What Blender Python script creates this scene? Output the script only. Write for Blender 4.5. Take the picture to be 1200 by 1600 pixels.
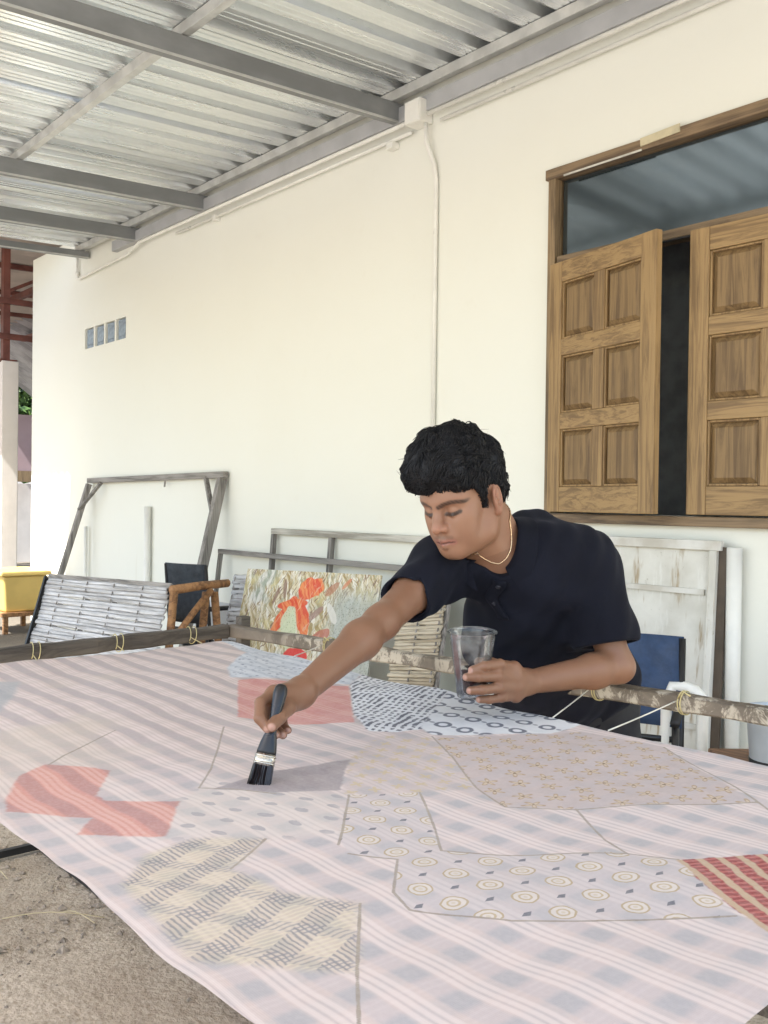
import bpy, math, random
import numpy as np
from mathutils import Vector, Matrix

for o in list(bpy.data.objects): bpy.data.objects.remove(o)
scn = bpy.context.scene
col = scn.collection
random.seed(7); rng = np.random.default_rng(7)

# ------------------------------------------------------------------ camera, sky, sun, exposure
CAM = np.array([0.0, -3.5, 1.25]); FOCAL = 1460.7          # focal length in pixels of a 1200 x 1600 picture
def cam_axes(yaw, pitch, roll):
    f = np.array([-math.cos(yaw)*math.cos(pitch), math.sin(yaw)*math.cos(pitch), math.sin(pitch)])
    r = np.cross(f, [0, 0, 1.0]); r /= np.linalg.norm(r); u = np.cross(r, f)
    c, s = math.cos(roll), math.sin(roll)
    return c*r+s*u, -s*r+c*u, f
CR, CU, CF = cam_axes(math.radians(40.79), math.radians(-0.654), math.radians(0.739))
def W(u, v, d):                                             # survey point (u, v) seen at depth d -> world point
    return CAM + d*(CR*(u-600)/FOCAL - CU*(v-800)/FOCAL + CF)

cd = bpy.data.cameras.new('camera'); cam = bpy.data.objects.new('camera', cd); col.objects.link(cam)
cd.sensor_fit = 'VERTICAL'; cd.sensor_height = 24.0; cd.lens = 24.0*FOCAL/1600
cd.clip_start = 0.02; cd.clip_end = 800
M = Matrix(((CR[0], CU[0], -CF[0], CAM[0]), (CR[1], CU[1], -CF[1], CAM[1]), (CR[2], CU[2], -CF[2], CAM[2]), (0, 0, 0, 1)))
cam.matrix_world = M
scn.camera = cam

SUN = Vector((-0.13, 0.70, -1.0)).normalized()              # direction the light travels
world = bpy.data.worlds.new('World'); scn.world = world; world.use_nodes = True
wn = world.node_tree
sky = wn.nodes.new('ShaderNodeTexSky'); sky.sky_type = 'NISHITA'; sky.sun_disc = False
sky.sun_elevation = math.asin(-SUN.z); sky.sun_rotation = math.atan2(-SUN.x, -SUN.y)
sky.air_density = 1.3; sky.dust_density = 2.0
wn.links.new(sky.outputs[0], wn.nodes['Background'].inputs[0]); wn.nodes['Background'].inputs[1].default_value = 0.15
sl = bpy.data.lights.new('sun', 'SUN'); sl.energy = 4.5; sl.angle = math.radians(0.5); sl.color = (1, 0.98, 0.94)
so = bpy.data.objects.new('sun', sl); col.objects.link(so); so.rotation_euler = SUN.to_track_quat('-Z', 'Y').to_euler(); so.location = (0, -8, 12)
scn.view_settings.view_transform = 'Standard'; scn.view_settings.look = 'None'
scn.view_settings.exposure = 1.7; scn.view_settings.gamma = 1.0
scn.render.engine = 'CYCLES'
scn.cycles.max_bounces = 7; scn.cycles.diffuse_bounces = 4; scn.cycles.glossy_bounces = 3; scn.cycles.transmission_bounces = 4; scn.cycles.transparent_max_bounces = 8

# ------------------------------------------------------------------ helpers: tags, meshes
def tag(o, label=None, cat=None, group=None, kind=None):
    if label: o['label'] = label
    if cat: o['category'] = cat
    if group: o['group'] = group
    if kind: o['kind'] = kind
    return o
def empty(name, loc=(0, 0, 0)):
    o = bpy.data.objects.new(name, None); col.objects.link(o); o.location = Vector(loc); o.empty_display_size = .1
    return o
def world_loc(o):
    p = Vector((0, 0, 0))
    while o is not None: p += o.location; o = o.parent
    return p
class MB:
    """collects geometry in world coordinates; build() links ONE mesh object"""
    def __init__(s): s.v = []; s.f = []
    def add(s, v, f):
        n = len(s.v); s.v += [tuple(float(c) for c in p) for p in v]; s.f += [tuple(i+n for i in q) for q in f]; return s
    def box(s, lo, hi):
        x0, y0, z0 = lo; x1, y1, z1 = hi
        return s.add([(x0,y0,z0),(x1,y0,z0),(x1,y1,z0),(x0,y1,z0),(x0,y0,z1),(x1,y0,z1),(x1,y1,z1),(x0,y1,z1)],
                     [(0,3,2,1),(4,5,6,7),(0,1,5,4),(1,2,6,5),(2,3,7,6),(3,0,4,7)])
    def bar(s, a, b, w, h, up=(0, 0, 1)):
        a = np.array(a, float); b = np.array(b, float); t = b-a; t /= np.linalg.norm(t)
        sd = np.cross(t, np.array(up, float)); sd /= np.linalg.norm(sd); u = np.cross(sd, t)
        q = [(-w/2,-h/2),(w/2,-h/2),(w/2,h/2),(-w/2,h/2)]
        return s.add([p+sd*x+u*y for p in (a, b) for x, y in q], [(0,1,2,3),(7,6,5,4),(0,4,5,1),(1,5,6,2),(2,6,7,3),(3,7,4,0)])
    def tube(s, pts, r, n=8, cap=True):
        P = [np.array(p, float) for p in pts]; m = len(P); R = r if hasattr(r, '__len__') else [r]*m
        T = []
        for i in range(m):
            t = P[min(i+1, m-1)]-P[max(i-1, 0)]; T.append(t/(np.linalg.norm(t)+1e-12))
        a = np.array((0, 0, 1.0)) if abs(T[0][2]) < .9 else np.array((1.0, 0, 0))
        nrm = np.cross(T[0], a); nrm /= np.linalg.norm(nrm); V = []
        for i in range(m):
            nrm = nrm-T[i]*np.dot(nrm, T[i]); nrm /= np.linalg.norm(nrm); bn = np.cross(T[i], nrm)
            for k in range(n):
                an = 2*math.pi*k/n; V.append(P[i]+R[i]*(math.cos(an)*nrm+math.sin(an)*bn))
        F = [(i*n+k, i*n+(k+1) % n, (i+1)*n+(k+1) % n, (i+1)*n+k) for i in range(m-1) for k in range(n)]
        if cap: F += [tuple(range(n-1, -1, -1)), tuple((m-1)*n+k for k in range(n))]
        return s.add(V, F)
    def lathe(s, prof, base, axis=(0, 0, 1), n=24, closed=False):
        ax = Vector(axis).normalized(); q = ax.to_track_quat('Z', 'Y'); b = Vector(base); V = []
        for r, z in prof:
            for k in range(n):
                an = 2*math.pi*k/n; V.append(b+q @ Vector((r*math.cos(an), r*math.sin(an), z)))
        m = len(prof)
        F = [(i*n+k, i*n+(k+1) % n, (i+1)*n+(k+1) % n, (i+1)*n+k) for i in range(m-1) for k in range(n)]
        if prof[0][0] > 1e-6 and closed: F.append(tuple(range(n-1, -1, -1)))
        if prof[-1][0] > 1e-6 and closed: F.append(tuple((m-1)*n+k for k in range(n)))
        return s.add(V, F)
    def slab(s, c, ex, ey, ez):                              # centre and three half-extent vectors
        c, ex, ey, ez = (np.array(t, float) for t in (c, ex, ey, ez))
        V = [c+i*ex+j*ey+k*ez for k in (-1, 1) for i, j in ((-1,-1),(1,-1),(1,1),(-1,1))]
        return s.add(V, [(0,3,2,1),(4,5,6,7),(0,1,5,4),(1,2,6,5),(2,3,7,6),(3,0,4,7)])
    def build(s, name, mat, parent=None, smooth=False, bevel=0, seg=2):
        me = bpy.data.meshes.new(name)
        P = np.array(s.v, float)
        if parent is not None: P = P-np.array(world_loc(parent))
        loc = P.mean(0) if parent is not None else np.zeros(3)
        lo = P.min(0); hi = P.max(0); loc = np.array([(lo[0]+hi[0])/2, (lo[1]+hi[1])/2, lo[2]])
        me.from_pydata([tuple(p) for p in P-loc], [], s.f); me.update()
        o = bpy.data.objects.new(name, me); col.objects.link(o); o.location = loc
        if parent is not None: o.parent = parent
        if mat is not None: me.materials.append(mat)
        if smooth: me.polygons.foreach_set('use_smooth', [True]*len(me.polygons))
        if bevel:
            b = o.modifiers.new('bevel', 'BEVEL'); b.width = bevel; b.segments = seg; b.limit_method = 'ANGLE'; b.angle_limit = .6
        return o
def np_mesh(name, V, F, mat, parent=None, smooth=True):
    me = bpy.data.meshes.new(name); V = np.asarray(V, float); F = np.asarray(F)
    if parent is not None: V = V-np.array(world_loc(parent))
    n = len(F); k = F.shape[1]
    me.vertices.add(len(V)); me.vertices.foreach_set('co', V.ravel().astype(np.float32))
    me.loops.add(n*k); me.loops.foreach_set('vertex_index', F.ravel().astype(np.int32))
    me.polygons.add(n); me.polygons.foreach_set('loop_start', np.arange(0, n*k, k, dtype=np.int32))
    me.update(calc_edges=True); me.validate()
    me.polygons.foreach_set('use_smooth', np.full(len(me.polygons), smooth))
    if mat is not None: me.materials.append(mat)
    o = bpy.data.objects.new(name, me); col.objects.link(o)
    if parent is not None: o.parent = parent
    return o

# ------------------------------------------------------------------ helpers: node materials
class X:
    """a shader value with arithmetic"""
    def __init__(s, nt, k): s.nt = nt; s.k = k
    def _m(s, op, *a):
        n = s.nt.nodes.new('ShaderNodeMath'); n.operation = op
        for i, v in enumerate((s,)+a):
            if isinstance(v, X): s.nt.links.new(v.k, n.inputs[i])
            else: n.inputs[i].default_value = v
        return X(s.nt, n.outputs[0])
    def __add__(s, o): return s._m('ADD', o)
    def __sub__(s, o): return s._m('SUBTRACT', o)
    def __mul__(s, o): return s._m('MULTIPLY', o)
    def __truediv__(s, o): return s._m('DIVIDE', o)
    def __neg__(s): return s._m('MULTIPLY', -1.0)
    __radd__ = __add__; __rmul__ = __mul__
    def fract(s): return s._m('FRACT')
    def floor(s): return s._m('FLOOR')
    def abs(s): return s._m('ABSOLUTE')
    def sin(s): return s._m('SINE')
    def cos(s): return s._m('COSINE')
    def sqrt(s): return s._m('SQRT')
    def mn(s, o): return s._m('MINIMUM', o)
    def mx(s, o): return s._m('MAXIMUM', o)
    def pw(s, o): return s._m('POWER', o)
    def atan2(s, o): return s._m('ARCTAN2', o)
    def step(s, a, b, lo=0.0, hi=1.0):                       # smooth ramp from lo at a to hi at b
        n = s.nt.nodes.new('ShaderNodeMapRange'); n.interpolation_type = 'SMOOTHSTEP'
        s.nt.links.new(s.k, n.inputs[0])
        for i, v in zip((1, 2, 3, 4), (a, b, lo, hi)): n.inputs[i].default_value = v
        return X(s.nt, n.outputs[0])
class Mat:
    def __init__(s, name, rough=.6, metal=0.0, spec=.5):
        s.m = bpy.data.materials.new(name); s.m.use_nodes = True; s.nt = s.m.node_tree
        s.b = s.nt.nodes['Principled BSDF']; s.b.inputs['Roughness'].default_value = rough; s.b.inputs['Metallic'].default_value = metal
        s.b.inputs['Specular IOR Level'].default_value = spec
    def co(s, kind='Object', scale=(1, 1, 1), rot=(0, 0, 0), loc=(0, 0, 0)):
        t = s.nt.nodes.new('ShaderNodeTexCoord'); mp = s.nt.nodes.new('ShaderNodeMapping')
        s.nt.links.new(t.outputs[kind], mp.inputs[0]); mp.inputs['Scale'].default_value = scale; mp.inputs['Rotation'].default_value = rot; mp.inputs['Location'].default_value = loc
        return mp.outputs[0]
    def pos(s):                                              # world position
        g = s.nt.nodes.new('ShaderNodeNewGeometry'); return g.outputs['Position']
    def scaled(s, v, sc, rot=(0, 0, 0)):
        mp = s.nt.nodes.new('ShaderNodeMapping'); s.nt.links.new(v, mp.inputs[0]); mp.inputs['Scale'].default_value = sc; mp.inputs['Rotation'].default_value = rot
        return mp.outputs[0]
    def xyz(s, v):
        n = s.nt.nodes.new('ShaderNodeSeparateXYZ'); s.nt.links.new(v, n.inputs[0]); return [X(s.nt, k) for k in n.outputs]
    def vec(s, x, y, z=0.0):
        n = s.nt.nodes.new('ShaderNodeCombineXYZ')
        for i, v in enumerate((x, y, z)):
            if isinstance(v, X): s.nt.links.new(v.k, n.inputs[i])
            else: n.inputs[i].default_value = v
        return n.outputs[0]
    def noise(s, v, scale, detail=3, rough=.55, dist=0.0):
        n = s.nt.nodes.new('ShaderNodeTexNoise'); s.nt.links.new(v, n.inputs['Vector']); n.inputs['Scale'].default_value = scale; n.inputs['Detail'].default_value = detail
        n.inputs['Roughness'].default_value = rough; n.inputs['Distortion'].default_value = dist
        return X(s.nt, n.outputs[0])
    def voro(s, v, scale, feature='F1', rnd=1.0, out='Distance'):
        n = s.nt.nodes.new('ShaderNodeTexVoronoi'); n.feature = feature; s.nt.links.new(v, n.inputs['Vector']); n.inputs['Scale'].default_value = scale; n.inputs['Randomness'].default_value = rnd
        return X(s.nt, n.outputs[out])
    def attr(s, name, out='Fac'):
        n = s.nt.nodes.new('ShaderNodeAttribute'); n.attribute_name = name; return X(s.nt, n.outputs[out])
    def rnd(s):
        n = s.nt.nodes.new('ShaderNodeObjectInfo'); return X(s.nt, n.outputs['Random'])
    def mix(s, f, a, b, blend='MIX'):
        n = s.nt.nodes.new('ShaderNodeMix'); n.data_type = 'RGBA'; n.blend_type = blend
        for i, v in ((0, f), (6, a), (7, b)):
            if isinstance(v, X): s.nt.links.new(v.k, n.inputs[i])
            elif isinstance(v, (int, float)): n.inputs[i].default_value = v
            else: n.inputs[i].default_value = (*v, 1)
        return X(s.nt, n.outputs[2])
    def set(s, what, v):
        k = s.b.inputs[what]
        if isinstance(v, X): s.nt.links.new(v.k, k)
        elif isinstance(v, tuple): k.default_value = (*v, 1)
        else: k.default_value = v
        return s
    def bump(s, h, strength=.3, dist=.005):
        n = s.nt.nodes.new('ShaderNodeBump'); n.inputs['Strength'].default_value = strength; n.inputs['Distance'].default_value = dist
        s.nt.links.new(h.k, n.inputs['Height']); s.nt.links.new(n.outputs[0], s.b.inputs['Normal']); return s
def plain(name, c, rough=.6, metal=0.0, var=.25, scale=12, bump=0.0, stretch=(1, 1, 1), spec=.5, c2=None):
    m = Mat(name, rough, metal, spec); v = m.co(scale=stretch); n = m.noise(v, scale, 5)
    d = c2 if c2 else tuple(k*(1-var) for k in c)
    m.set('Base Color', m.mix(n.step(.35, .68), c, d))
    m.set('Roughness', m.noise(v, scale*.6, 3).step(.3, .7, max(rough-.12, .02), min(rough+.12, 1)))
    if bump: m.bump(m.noise(v, scale*4, 4), bump, .003)
    return m.m
def wood(name, c, dark, scale=1.0, axis=2, rough=.6, bump=.25):
    m = Mat(name, rough); st = [26, 26, 26]; st[axis] = 1.3
    r = m.rnd(); v0 = m.co(scale=tuple(k*scale for k in st))
    x, y, z = m.xyz(v0); v = m.vec(x+r*17.0, y+r*31.0, z+r*7.0)
    g = m.noise(v, 1.0, 7, .7, .9); g2 = m.noise(v, 4.0, 5, .7, .5); big = m.noise(m.co(scale=(1, 1, 1)), 3.0, 2)
    cc = m.mix(g.step(.42, .62), c, dark); cc = m.mix(g2.step(.5, .75)*.45, cc, tuple(k*.55 for k in dark)); cc = m.mix(big.step(.45, .7)*.35, cc, tuple(k*1.35 for k in c))
    m.set('Base Color', cc); m.bump(g2, bump, .002)
    return m.m
# ------------------------------------------------------------------ materials of the setting
def mk_wall():
    m = Mat('cream_wall_paint', .75); v = m.pos(); n = m.noise(v, .7, 4); n2 = m.noise(v, 9, 5)
    c = m.mix(n.step(.35, .7), (.79, .79, .725), (.775, .772, .70)); c = m.mix(n2.step(.6, .85)*.3, c, (.72, .69, .61))
    x, y, z = m.xyz(v)
    st = m.noise(m.scaled(v, (6, 6, .7)), 1.5, 4).step(.60, .80)*z.step(1.25, .35)
    c = m.mix(st*.45, c, (.50, .42, .30))
    m.set('Base Color', c); m.bump(m.noise(v, 60, 4)+m.noise(v, 5, 2)*2.0, .12, .004); return m.m
M_WALL = mk_wall()
def mk_galv():
    m = Mat('galvanised_sheet', .30, .85); v = m.pos()
    sp = m.voro(m.scaled(v, (1, .55, 1)), 45, out='Color'); n = m.noise(m.scaled(v, (5, .35, 5)), 2.0, 5, .65)
    c = m.mix(n.step(.3, .72), (.86, .895, .915), (.77, .80, .82)); c = m.mix(sp*.12, c, (.50, .51, .52))
    m.set('Base Color', c); m.set('Roughness', n.step(.3, .7, .25, .33)); return m.m
M_GALV = mk_galv()
M_STEEL = plain('grey_primer_steel', (.26, .27, .275), .5, .15, .25, 5, .05, (1, .4, 1))
M_STEEL_L = plain('zinc_purlin_steel', (.62, .625, .61), .42, .5, .2, 9)
M_PVC = plain('white_pvc', (.80, .79, .74), .38, 0, .08, 8)
M_WOODF = wood('weathered_frame_wood', (.27, .185, .10), (.11, .075, .043), 1.2, 2)
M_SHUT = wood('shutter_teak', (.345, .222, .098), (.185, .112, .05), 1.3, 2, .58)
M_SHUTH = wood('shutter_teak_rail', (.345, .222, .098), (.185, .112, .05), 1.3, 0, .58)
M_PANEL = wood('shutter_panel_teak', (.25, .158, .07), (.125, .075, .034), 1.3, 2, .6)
def mk_glass():
    m = Mat('transom_glass', .04); m.set('Base Color', (.012, .017, .021)); m.set('Specular IOR Level', 1.0); m.b.inputs['IOR'].default_value = 1.9; m.set('Roughness', .10); m.b.inputs['Specular Tint'].default_value = (.75, .9, 1, 1)
    m.bump(m.noise(m.pos(), 2.2, 2), .04, .02); return m.m
M_TRANSOM = mk_glass()
M_DARK = plain('dark_interior', (.035, .036, .04), .8, 0, .2, 3)
M_BLOCK = plain('glass_block_glass', (.30, .37, .45), .12, 0, .35, 26, .25)
M_GALVGREY = M_STEEL
M_RUST = plain('red_oxide_steel', (.17, .055, .04), .65, .1, .4, 7, .1)
M_CONC = plain('painted_column_plaster', (.66, .61, .57), .8, 0, .12, 3, .1)
M_OLDROOF = plain('old_zinc_roof', (.36, .36, .38), .5, .5, .4, 3)
M_PINKROOF = plain('pale_roof_underside', (.55, .46, .40), .6, 0, .25, 2)
M_PINKW = plain('mauve_plaster', (.40, .30, .33), .85, 0, .15, 2)

# ------------------------------------------------------------------ ground
def mk_ground():
    m = Mat('sandy_ground', .95, 0, .2); v = m.pos(); n = m.noise(v, 2.3, 6, .6); n2 = m.noise(v, 38, 6, .7); n3 = m.noise(v, 170, 3)
    vo = m.voro(v, 75)
    c = m.mix(n.step(.35, .68), (.42, .35, .27), (.60, .515, .41)); c = m.mix(n2.step(.42, .68)*.7, c, (.28, .225, .165))
    c = m.mix(n3.step(.62, .76)*.5, c, (.58, .52, .44)); c = m.mix(m.noise(v, 9, 5, .7).step(.56, .70)*.55, c, (.26, .205, .15))
    x, y, z = m.xyz(v)
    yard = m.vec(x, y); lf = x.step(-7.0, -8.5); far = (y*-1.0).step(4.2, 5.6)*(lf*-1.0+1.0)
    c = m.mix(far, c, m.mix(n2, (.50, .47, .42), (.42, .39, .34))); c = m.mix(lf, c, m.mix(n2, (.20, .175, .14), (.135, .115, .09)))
    m.set('Base Color', c); m.bump(n2*.8+vo*.35+n3*.35+n*2.5, .6, .02); return m.m
M_GROUND = mk_ground()
nx = 150; xs = np.linspace(-1, 1, nx); f = np.sign(xs)*np.abs(xs)**3.2*300
gx, gy = np.meshgrid(f-1.6, f-2.2, indexing='ij')
gz = .012*np.sin(gx*3.1+gy*1.7)*np.sin(gy*2.3-gx*.7)+.006*np.sin(gx*9+1)*np.sin(gy*8)
gz = np.where((np.abs(gx+2) < 14) & (np.abs(gy+2) < 12), gz-.012, -.012)
gv = np.stack([gx, gy, gz], -1).reshape(-1, 3); ii = np.arange(nx*nx).reshape(nx, nx)
gf = np.stack([ii[:-1, :-1], ii[1:, :-1], ii[1:, 1:], ii[:-1, 1:]], -1).reshape(-1, 4)
g = np_mesh('ground', gv, gf, M_GROUND); tag(g, kind='structure')

# pebbles and crumbs of soil in the part of the yard that shows below the cloth
def pebble_field():
    V = []; F = []; base = np.array([(0,0,1),(1,0,0),(0,1,0),(-1,0,0),(0,-1,0),(0,0,-.6)], float)
    fc = [(0,1,2),(0,2,3),(0,3,4),(0,4,1),(5,2,1),(5,3,2),(5,4,3),(5,1,4)]
    r2 = random.Random(3)
    for i in range(5200):
        x = r2.uniform(-3.9, -1.1); y = r2.uniform(-3.3, -1.9); s = .0026*math.exp(r2.gauss(0, .75)); a = r2.uniform(0, 6.3)
        c, sn = math.cos(a), math.sin(a); sc = np.array([s*r2.uniform(.8, 1.7), s, s*r2.uniform(.5, .9)])
        B = base*sc*np.array([[r2.uniform(.8, 1.2)] for _ in range(6)]); B = np.stack([B[:,0]*c-B[:,1]*sn, B[:,0]*sn+B[:,1]*c, B[:,2]], 1)
        n = len(V); V += list(B+np.array([x, y, -.008])); F += [tuple(k+n for k in q) for q in fc]
    return np_mesh('pebbles', np.array(V), np.array(F), plain('pebble_stone', (.36, .30, .24), .9, 0, .6, 40), None, False)
tag(pebble_field(), 'loose sandy crumbs and pebbles on the ground under the stretched cloth', 'gravel', kind='stuff')

# ------------------------------------------------------------------ house: wall, window, shutters, glass blocks
house = empty('house', (-3.3, 2, 0)); tag(house, 'cream plastered house wall with a wooden shuttered window', 'house')
WX0, WX1, WZ0, WZ1 = -2.875, -1.345, 1.205, 2.825          # window opening
BX = [(-8.26+i*.2165, -8.26+i*.2165+.19) for i in range(4)]; BZ = (2.60, 2.782)
def wall_mesh():
    mb = MB(); xsx = sorted({-9.56, 3.2, WX0, WX1, -8.0, -6.5, -5.0, -4.0, -3.3, *[v for p in BX for v in p]}); zs = sorted({-.06, .6, WZ0, WZ1, BZ[0], BZ[1], 3.2, 3.65})
    def hole(xm, zm):
        if WX0 < xm < WX1 and WZ0 < zm < WZ1: return True
        return BZ[0] < zm < BZ[1] and any(a < xm < b for a, b in BX)
    idx = {}
    def vtx(i, k, y):
        key = (i, k, y)
        if key not in idx: idx[key] = len(mb.v); mb.v.append((xsx[i], y, zs[k]))
        return idx[key]
    T = .12
    for i in range(len(xsx)-1):
        for k in range(len(zs)-1):
            if hole((xsx[i]+xsx[i+1])/2, (zs[k]+zs[k+1])/2): continue
            mb.f.append((vtx(i,k,0), vtx(i+1,k,0), vtx(i+1,k+1,0), vtx(i,k+1,0)))
            mb.f.append((vtx(i,k,T), vtx(i,k+1,T), vtx(i+1,k+1,T), vtx(i+1,k,T)))
            for di, dk, e in ((-1,0,((i,k),(i,k+1))), (1,0,((i+1,k+1),(i+1,k))), (0,-1,((i+1,k),(i,k))), (0,1,((i,k+1),(i+1,k+1)))):
                a, b = i+di, k+dk
                out = a < 0 or b < 0 or a >= len(xsx)-1 or b >= len(zs)-1
                if out or hole((xsx[a]+xsx[a+1])/2, (zs[b]+zs[b+1])/2):
                    p, q = e; mb.f.append((vtx(*p,0), vtx(*q,0), vtx(*q,T), vtx(*p,T)))
    return mb
wall_mesh().build('wall', M_WALL, house)
mb = MB(); mb.box((-9.56, .121, -.06), (-9.44, 4, 3.65)); mb.box((3.08, .121, -.06), (3.2, 4, 3.65)); mb.box((-9.439, 3.88, -.06), (3.079, 4, 3.65))
mb.build('outer_wall', M_WALL, house)
MB().box((-9.5, .125, 3.655), (3.15, 4.1, 3.70)).build('ceiling', M_DARK, house)
MB().box((-4.6, .55, .01), (.6, .60, 3.6)).build('gap_backing', plain('grey_gap_backing', (.30, .32, .34), .8), house)  # grey sheet added inside so the shutter gap does not go black
for i, (a, b) in enumerate(BX):
    gb = MB().box((a+.004, .018, BZ[0]+.004), (b-.004, .10, BZ[1]-.004)).build('glass_block', M_BLOCK, house, bevel=.006)
    MB().box((a+.034, .010, BZ[0]+.034), (b-.034, .0175, BZ[1]-.034)).build('pressed_face', M_BLOCK, gb, bevel=.006)
# window frame
wf = empty('window', (-2.11, 0, WZ0)); wf.parent = house; wf.location = Vector((-2.11, 0, WZ0))-house.location
e = .002
MB().box((WX0+e, -.018, WZ0-.0), (WX0+.044, .085, WZ1-e)).build('jamb', M_WOODF, wf, bevel=.003)
MB().box((WX1-.055, -.018, WZ0-.0), (WX1-e, .085, WZ1-e)).build('jamb', M_WOODF, wf, bevel=.003)
FH = wood('weathered_frame_wood_rail', (.24, .165, .095), (.10, .066, .04), 1.0, 0)
MB().box((WX0-.012, -.024, WZ1-.045), (WX1+.012, .088, WZ1+.004)).build('head', FH, wf, bevel=.003)
MB().box((WX0+.055, -.015, 2.372), (WX1-.055, .08, 2.412)).build('transom_bar', FH, wf, bevel=.003)
MB().box((WX0-.03, -.05, WZ0-.042), (WX1+.03, .09, WZ0-.001)).build('sill', FH, wf, bevel=.004)
MB().box((WX0+.056, .030, 2.413), (WX1-.056, .036, WZ1-.051)).build('transom_pane', M_TRANSOM, wf)
MB().bar((WX0+.1, -.0265, WZ1-.047), (WX0+.52, -.0265, WZ1-.044), .004, .008).build('putty_strip', plain('old_putty', (.62, .6, .54), .7), wf)
MB().bar((-2.36, -.0275, WZ1-.012), (-2.17, -.0275, WZ1-.002), .005, .035).build('paint_smear', plain('cream_paint_smear', (.60, .53, .36), .7), wf)
MB().tube([(-2.3, -.055, 2.352), (-1.9, -.055, 2.352)], .006, 8).build('curtain_rail', plain('black_rail', (.02, .02, .02), .4), wf)
def shutter(hx, hy, ex, ey, z0, z1, flip):
    """panelled leaf from hinge (hx,hy) to free edge (ex,ey)"""
    a = np.array([hx, hy]); b = np.array([ex, ey]); w = np.linalg.norm(b-a); t = np.array([(b-a)[0]/w, (b-a)[1]/w, 0]); n = np.array([t[1], -t[0], 0])
    if n[1] > 0: n = -n                                      # outward normal, towards the yard
    T = .034; H = z1-z0
    root = empty('shutter'); root.parent = house; root.location = Vector((hx, hy, z0))-house.location
    def L(u, v, d): return np.array([hx, hy, z0])+t*u+n*d+np.array([0, 0, v])
    def slab(u0, u1, v0, v1, d0, d1):
        return MB().slab(L((u0+u1)/2, (v0+v1)/2, (d0+d1)/2), t*(u1-u0)/2, n*(d1-d0)/2, np.array([0, 0, (v1-v0)/2]))
    st, mt = .085, .065
    slab(0, st, 0, H, 0, T).build('stile', M_SHUT, root, bevel=.003); slab(w-st, w, 0, H, 0, T).build('stile', M_SHUT, root, bevel=.003)
    zr = [0, .115]; ph = (H-.115-.095-2*.075)/3
    rails = [(0, .115), (.115+ph, .19+ph), (.19+2*ph, .265+2*ph), (H-.095, H)]
    for v0, v1 in rails: slab(st+.0005, w-st-.0005, v0, v1, .001, T-.0015).build('rail', M_SHUTH, root, bevel=.003)
    for j in range(3):
        v0 = rails[j][1]; v1 = rails[j+1][0]; um = w/2
        slab(um-mt/2, um+mt/2, v0+.0005, v1-.0005, .001, T-.002).build('mullion', M_SHUT, root, bevel=.003)
        for u0, u1 in ((st, um-mt/2), (um+mt/2, w-st)):
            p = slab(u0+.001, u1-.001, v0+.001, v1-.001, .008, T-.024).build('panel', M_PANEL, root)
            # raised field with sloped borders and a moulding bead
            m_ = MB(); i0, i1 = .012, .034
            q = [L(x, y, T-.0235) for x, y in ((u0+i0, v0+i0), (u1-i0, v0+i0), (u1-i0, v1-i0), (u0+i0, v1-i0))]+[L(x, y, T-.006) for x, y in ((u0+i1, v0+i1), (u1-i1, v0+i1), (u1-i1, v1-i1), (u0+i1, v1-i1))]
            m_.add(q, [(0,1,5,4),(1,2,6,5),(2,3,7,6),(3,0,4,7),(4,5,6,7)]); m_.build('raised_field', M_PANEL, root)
            for (x0_, x1_, y0_, y1_) in ((u0+.001, u0+.010, v0+.001, v1-.001), (u1-.010, u1-.001, v0+.001, v1-.001), (u0+.0105, u1-.0105, v0+.001, v0+.010), (u0+.0105, u1-.0105, v1-.010, v1-.001)):
                slab(x0_, x1_, y0_, y1_, T-.0238, T-.0075).build('moulding', M_SHUT, root, bevel=.003)
    return root
sh = shutter(-2.818, -.021, -2.150, -.172, 1.212, 2.366, 1); tag(sh, 'left shutter leaf swung slightly open')
sh = shutter(-1.402, -.030, -2.083, -.046, 1.212, 2.366, -1); tag(sh, 'right shutter leaf, nearly closed')

# ------------------------------------------------------------------ lean-to roof
RX0, RX1, RY = -8.3, 1.1, -5.1
def zr(y): return 3.525+.05*y
roof = empty('lean_to_roof', (-2.8, -2.8, 3.2)); tag(roof, 'galvanised corrugated lean-to roof on grey steel beams', 'roof')
pitch = .2045
prof = [(0, 0), (.034, 0), (.038, .0022), (.046, .0022), (.050, 0), (.076, 0), (.080, .0022), (.088, .0022), (.092, 0), (.118, 0), (.131, .048), (.187, .048), (.200, 0)]
k = 0; x = RX0
while x < RX1:
    V = []; F = []
    P = [(x+j*pitch+a, b) for j in range(4) for a, b in prof[:-1]]+[(x+4*pitch+.012, 0.0)]
    ys = np.linspace(-.015, RY, 9); lift = .0012*(k % 2)
    for j, yy in enumerate(ys):
        for a, b in P: V.append((a, yy, zr(yy)+b+lift+.0015*math.sin(yy*2.1+k)*math.sin(a*3)))
    n = len(P)
    F = [(j*n+i, (j+1)*n+i, (j+1)*n+i+1, j*n+i+1) for j in range(len(ys)-1) for i in range(n-1)]
    MB().add(V, F).build('roof_sheet', M_GALV, roof)
    x += 4*pitch; k += 1
for i, yy in enumerate((-.075, -1.37, -2.65, -3.95, -5.0)):
    z = zr(yy)-.0015
    p = MB().bar((RX0+.02, yy, z-.028), (RX1-.02, yy, z-.028), .042, .055); p.build('purlin', M_STEEL_L, roof, bevel=.003)
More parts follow.
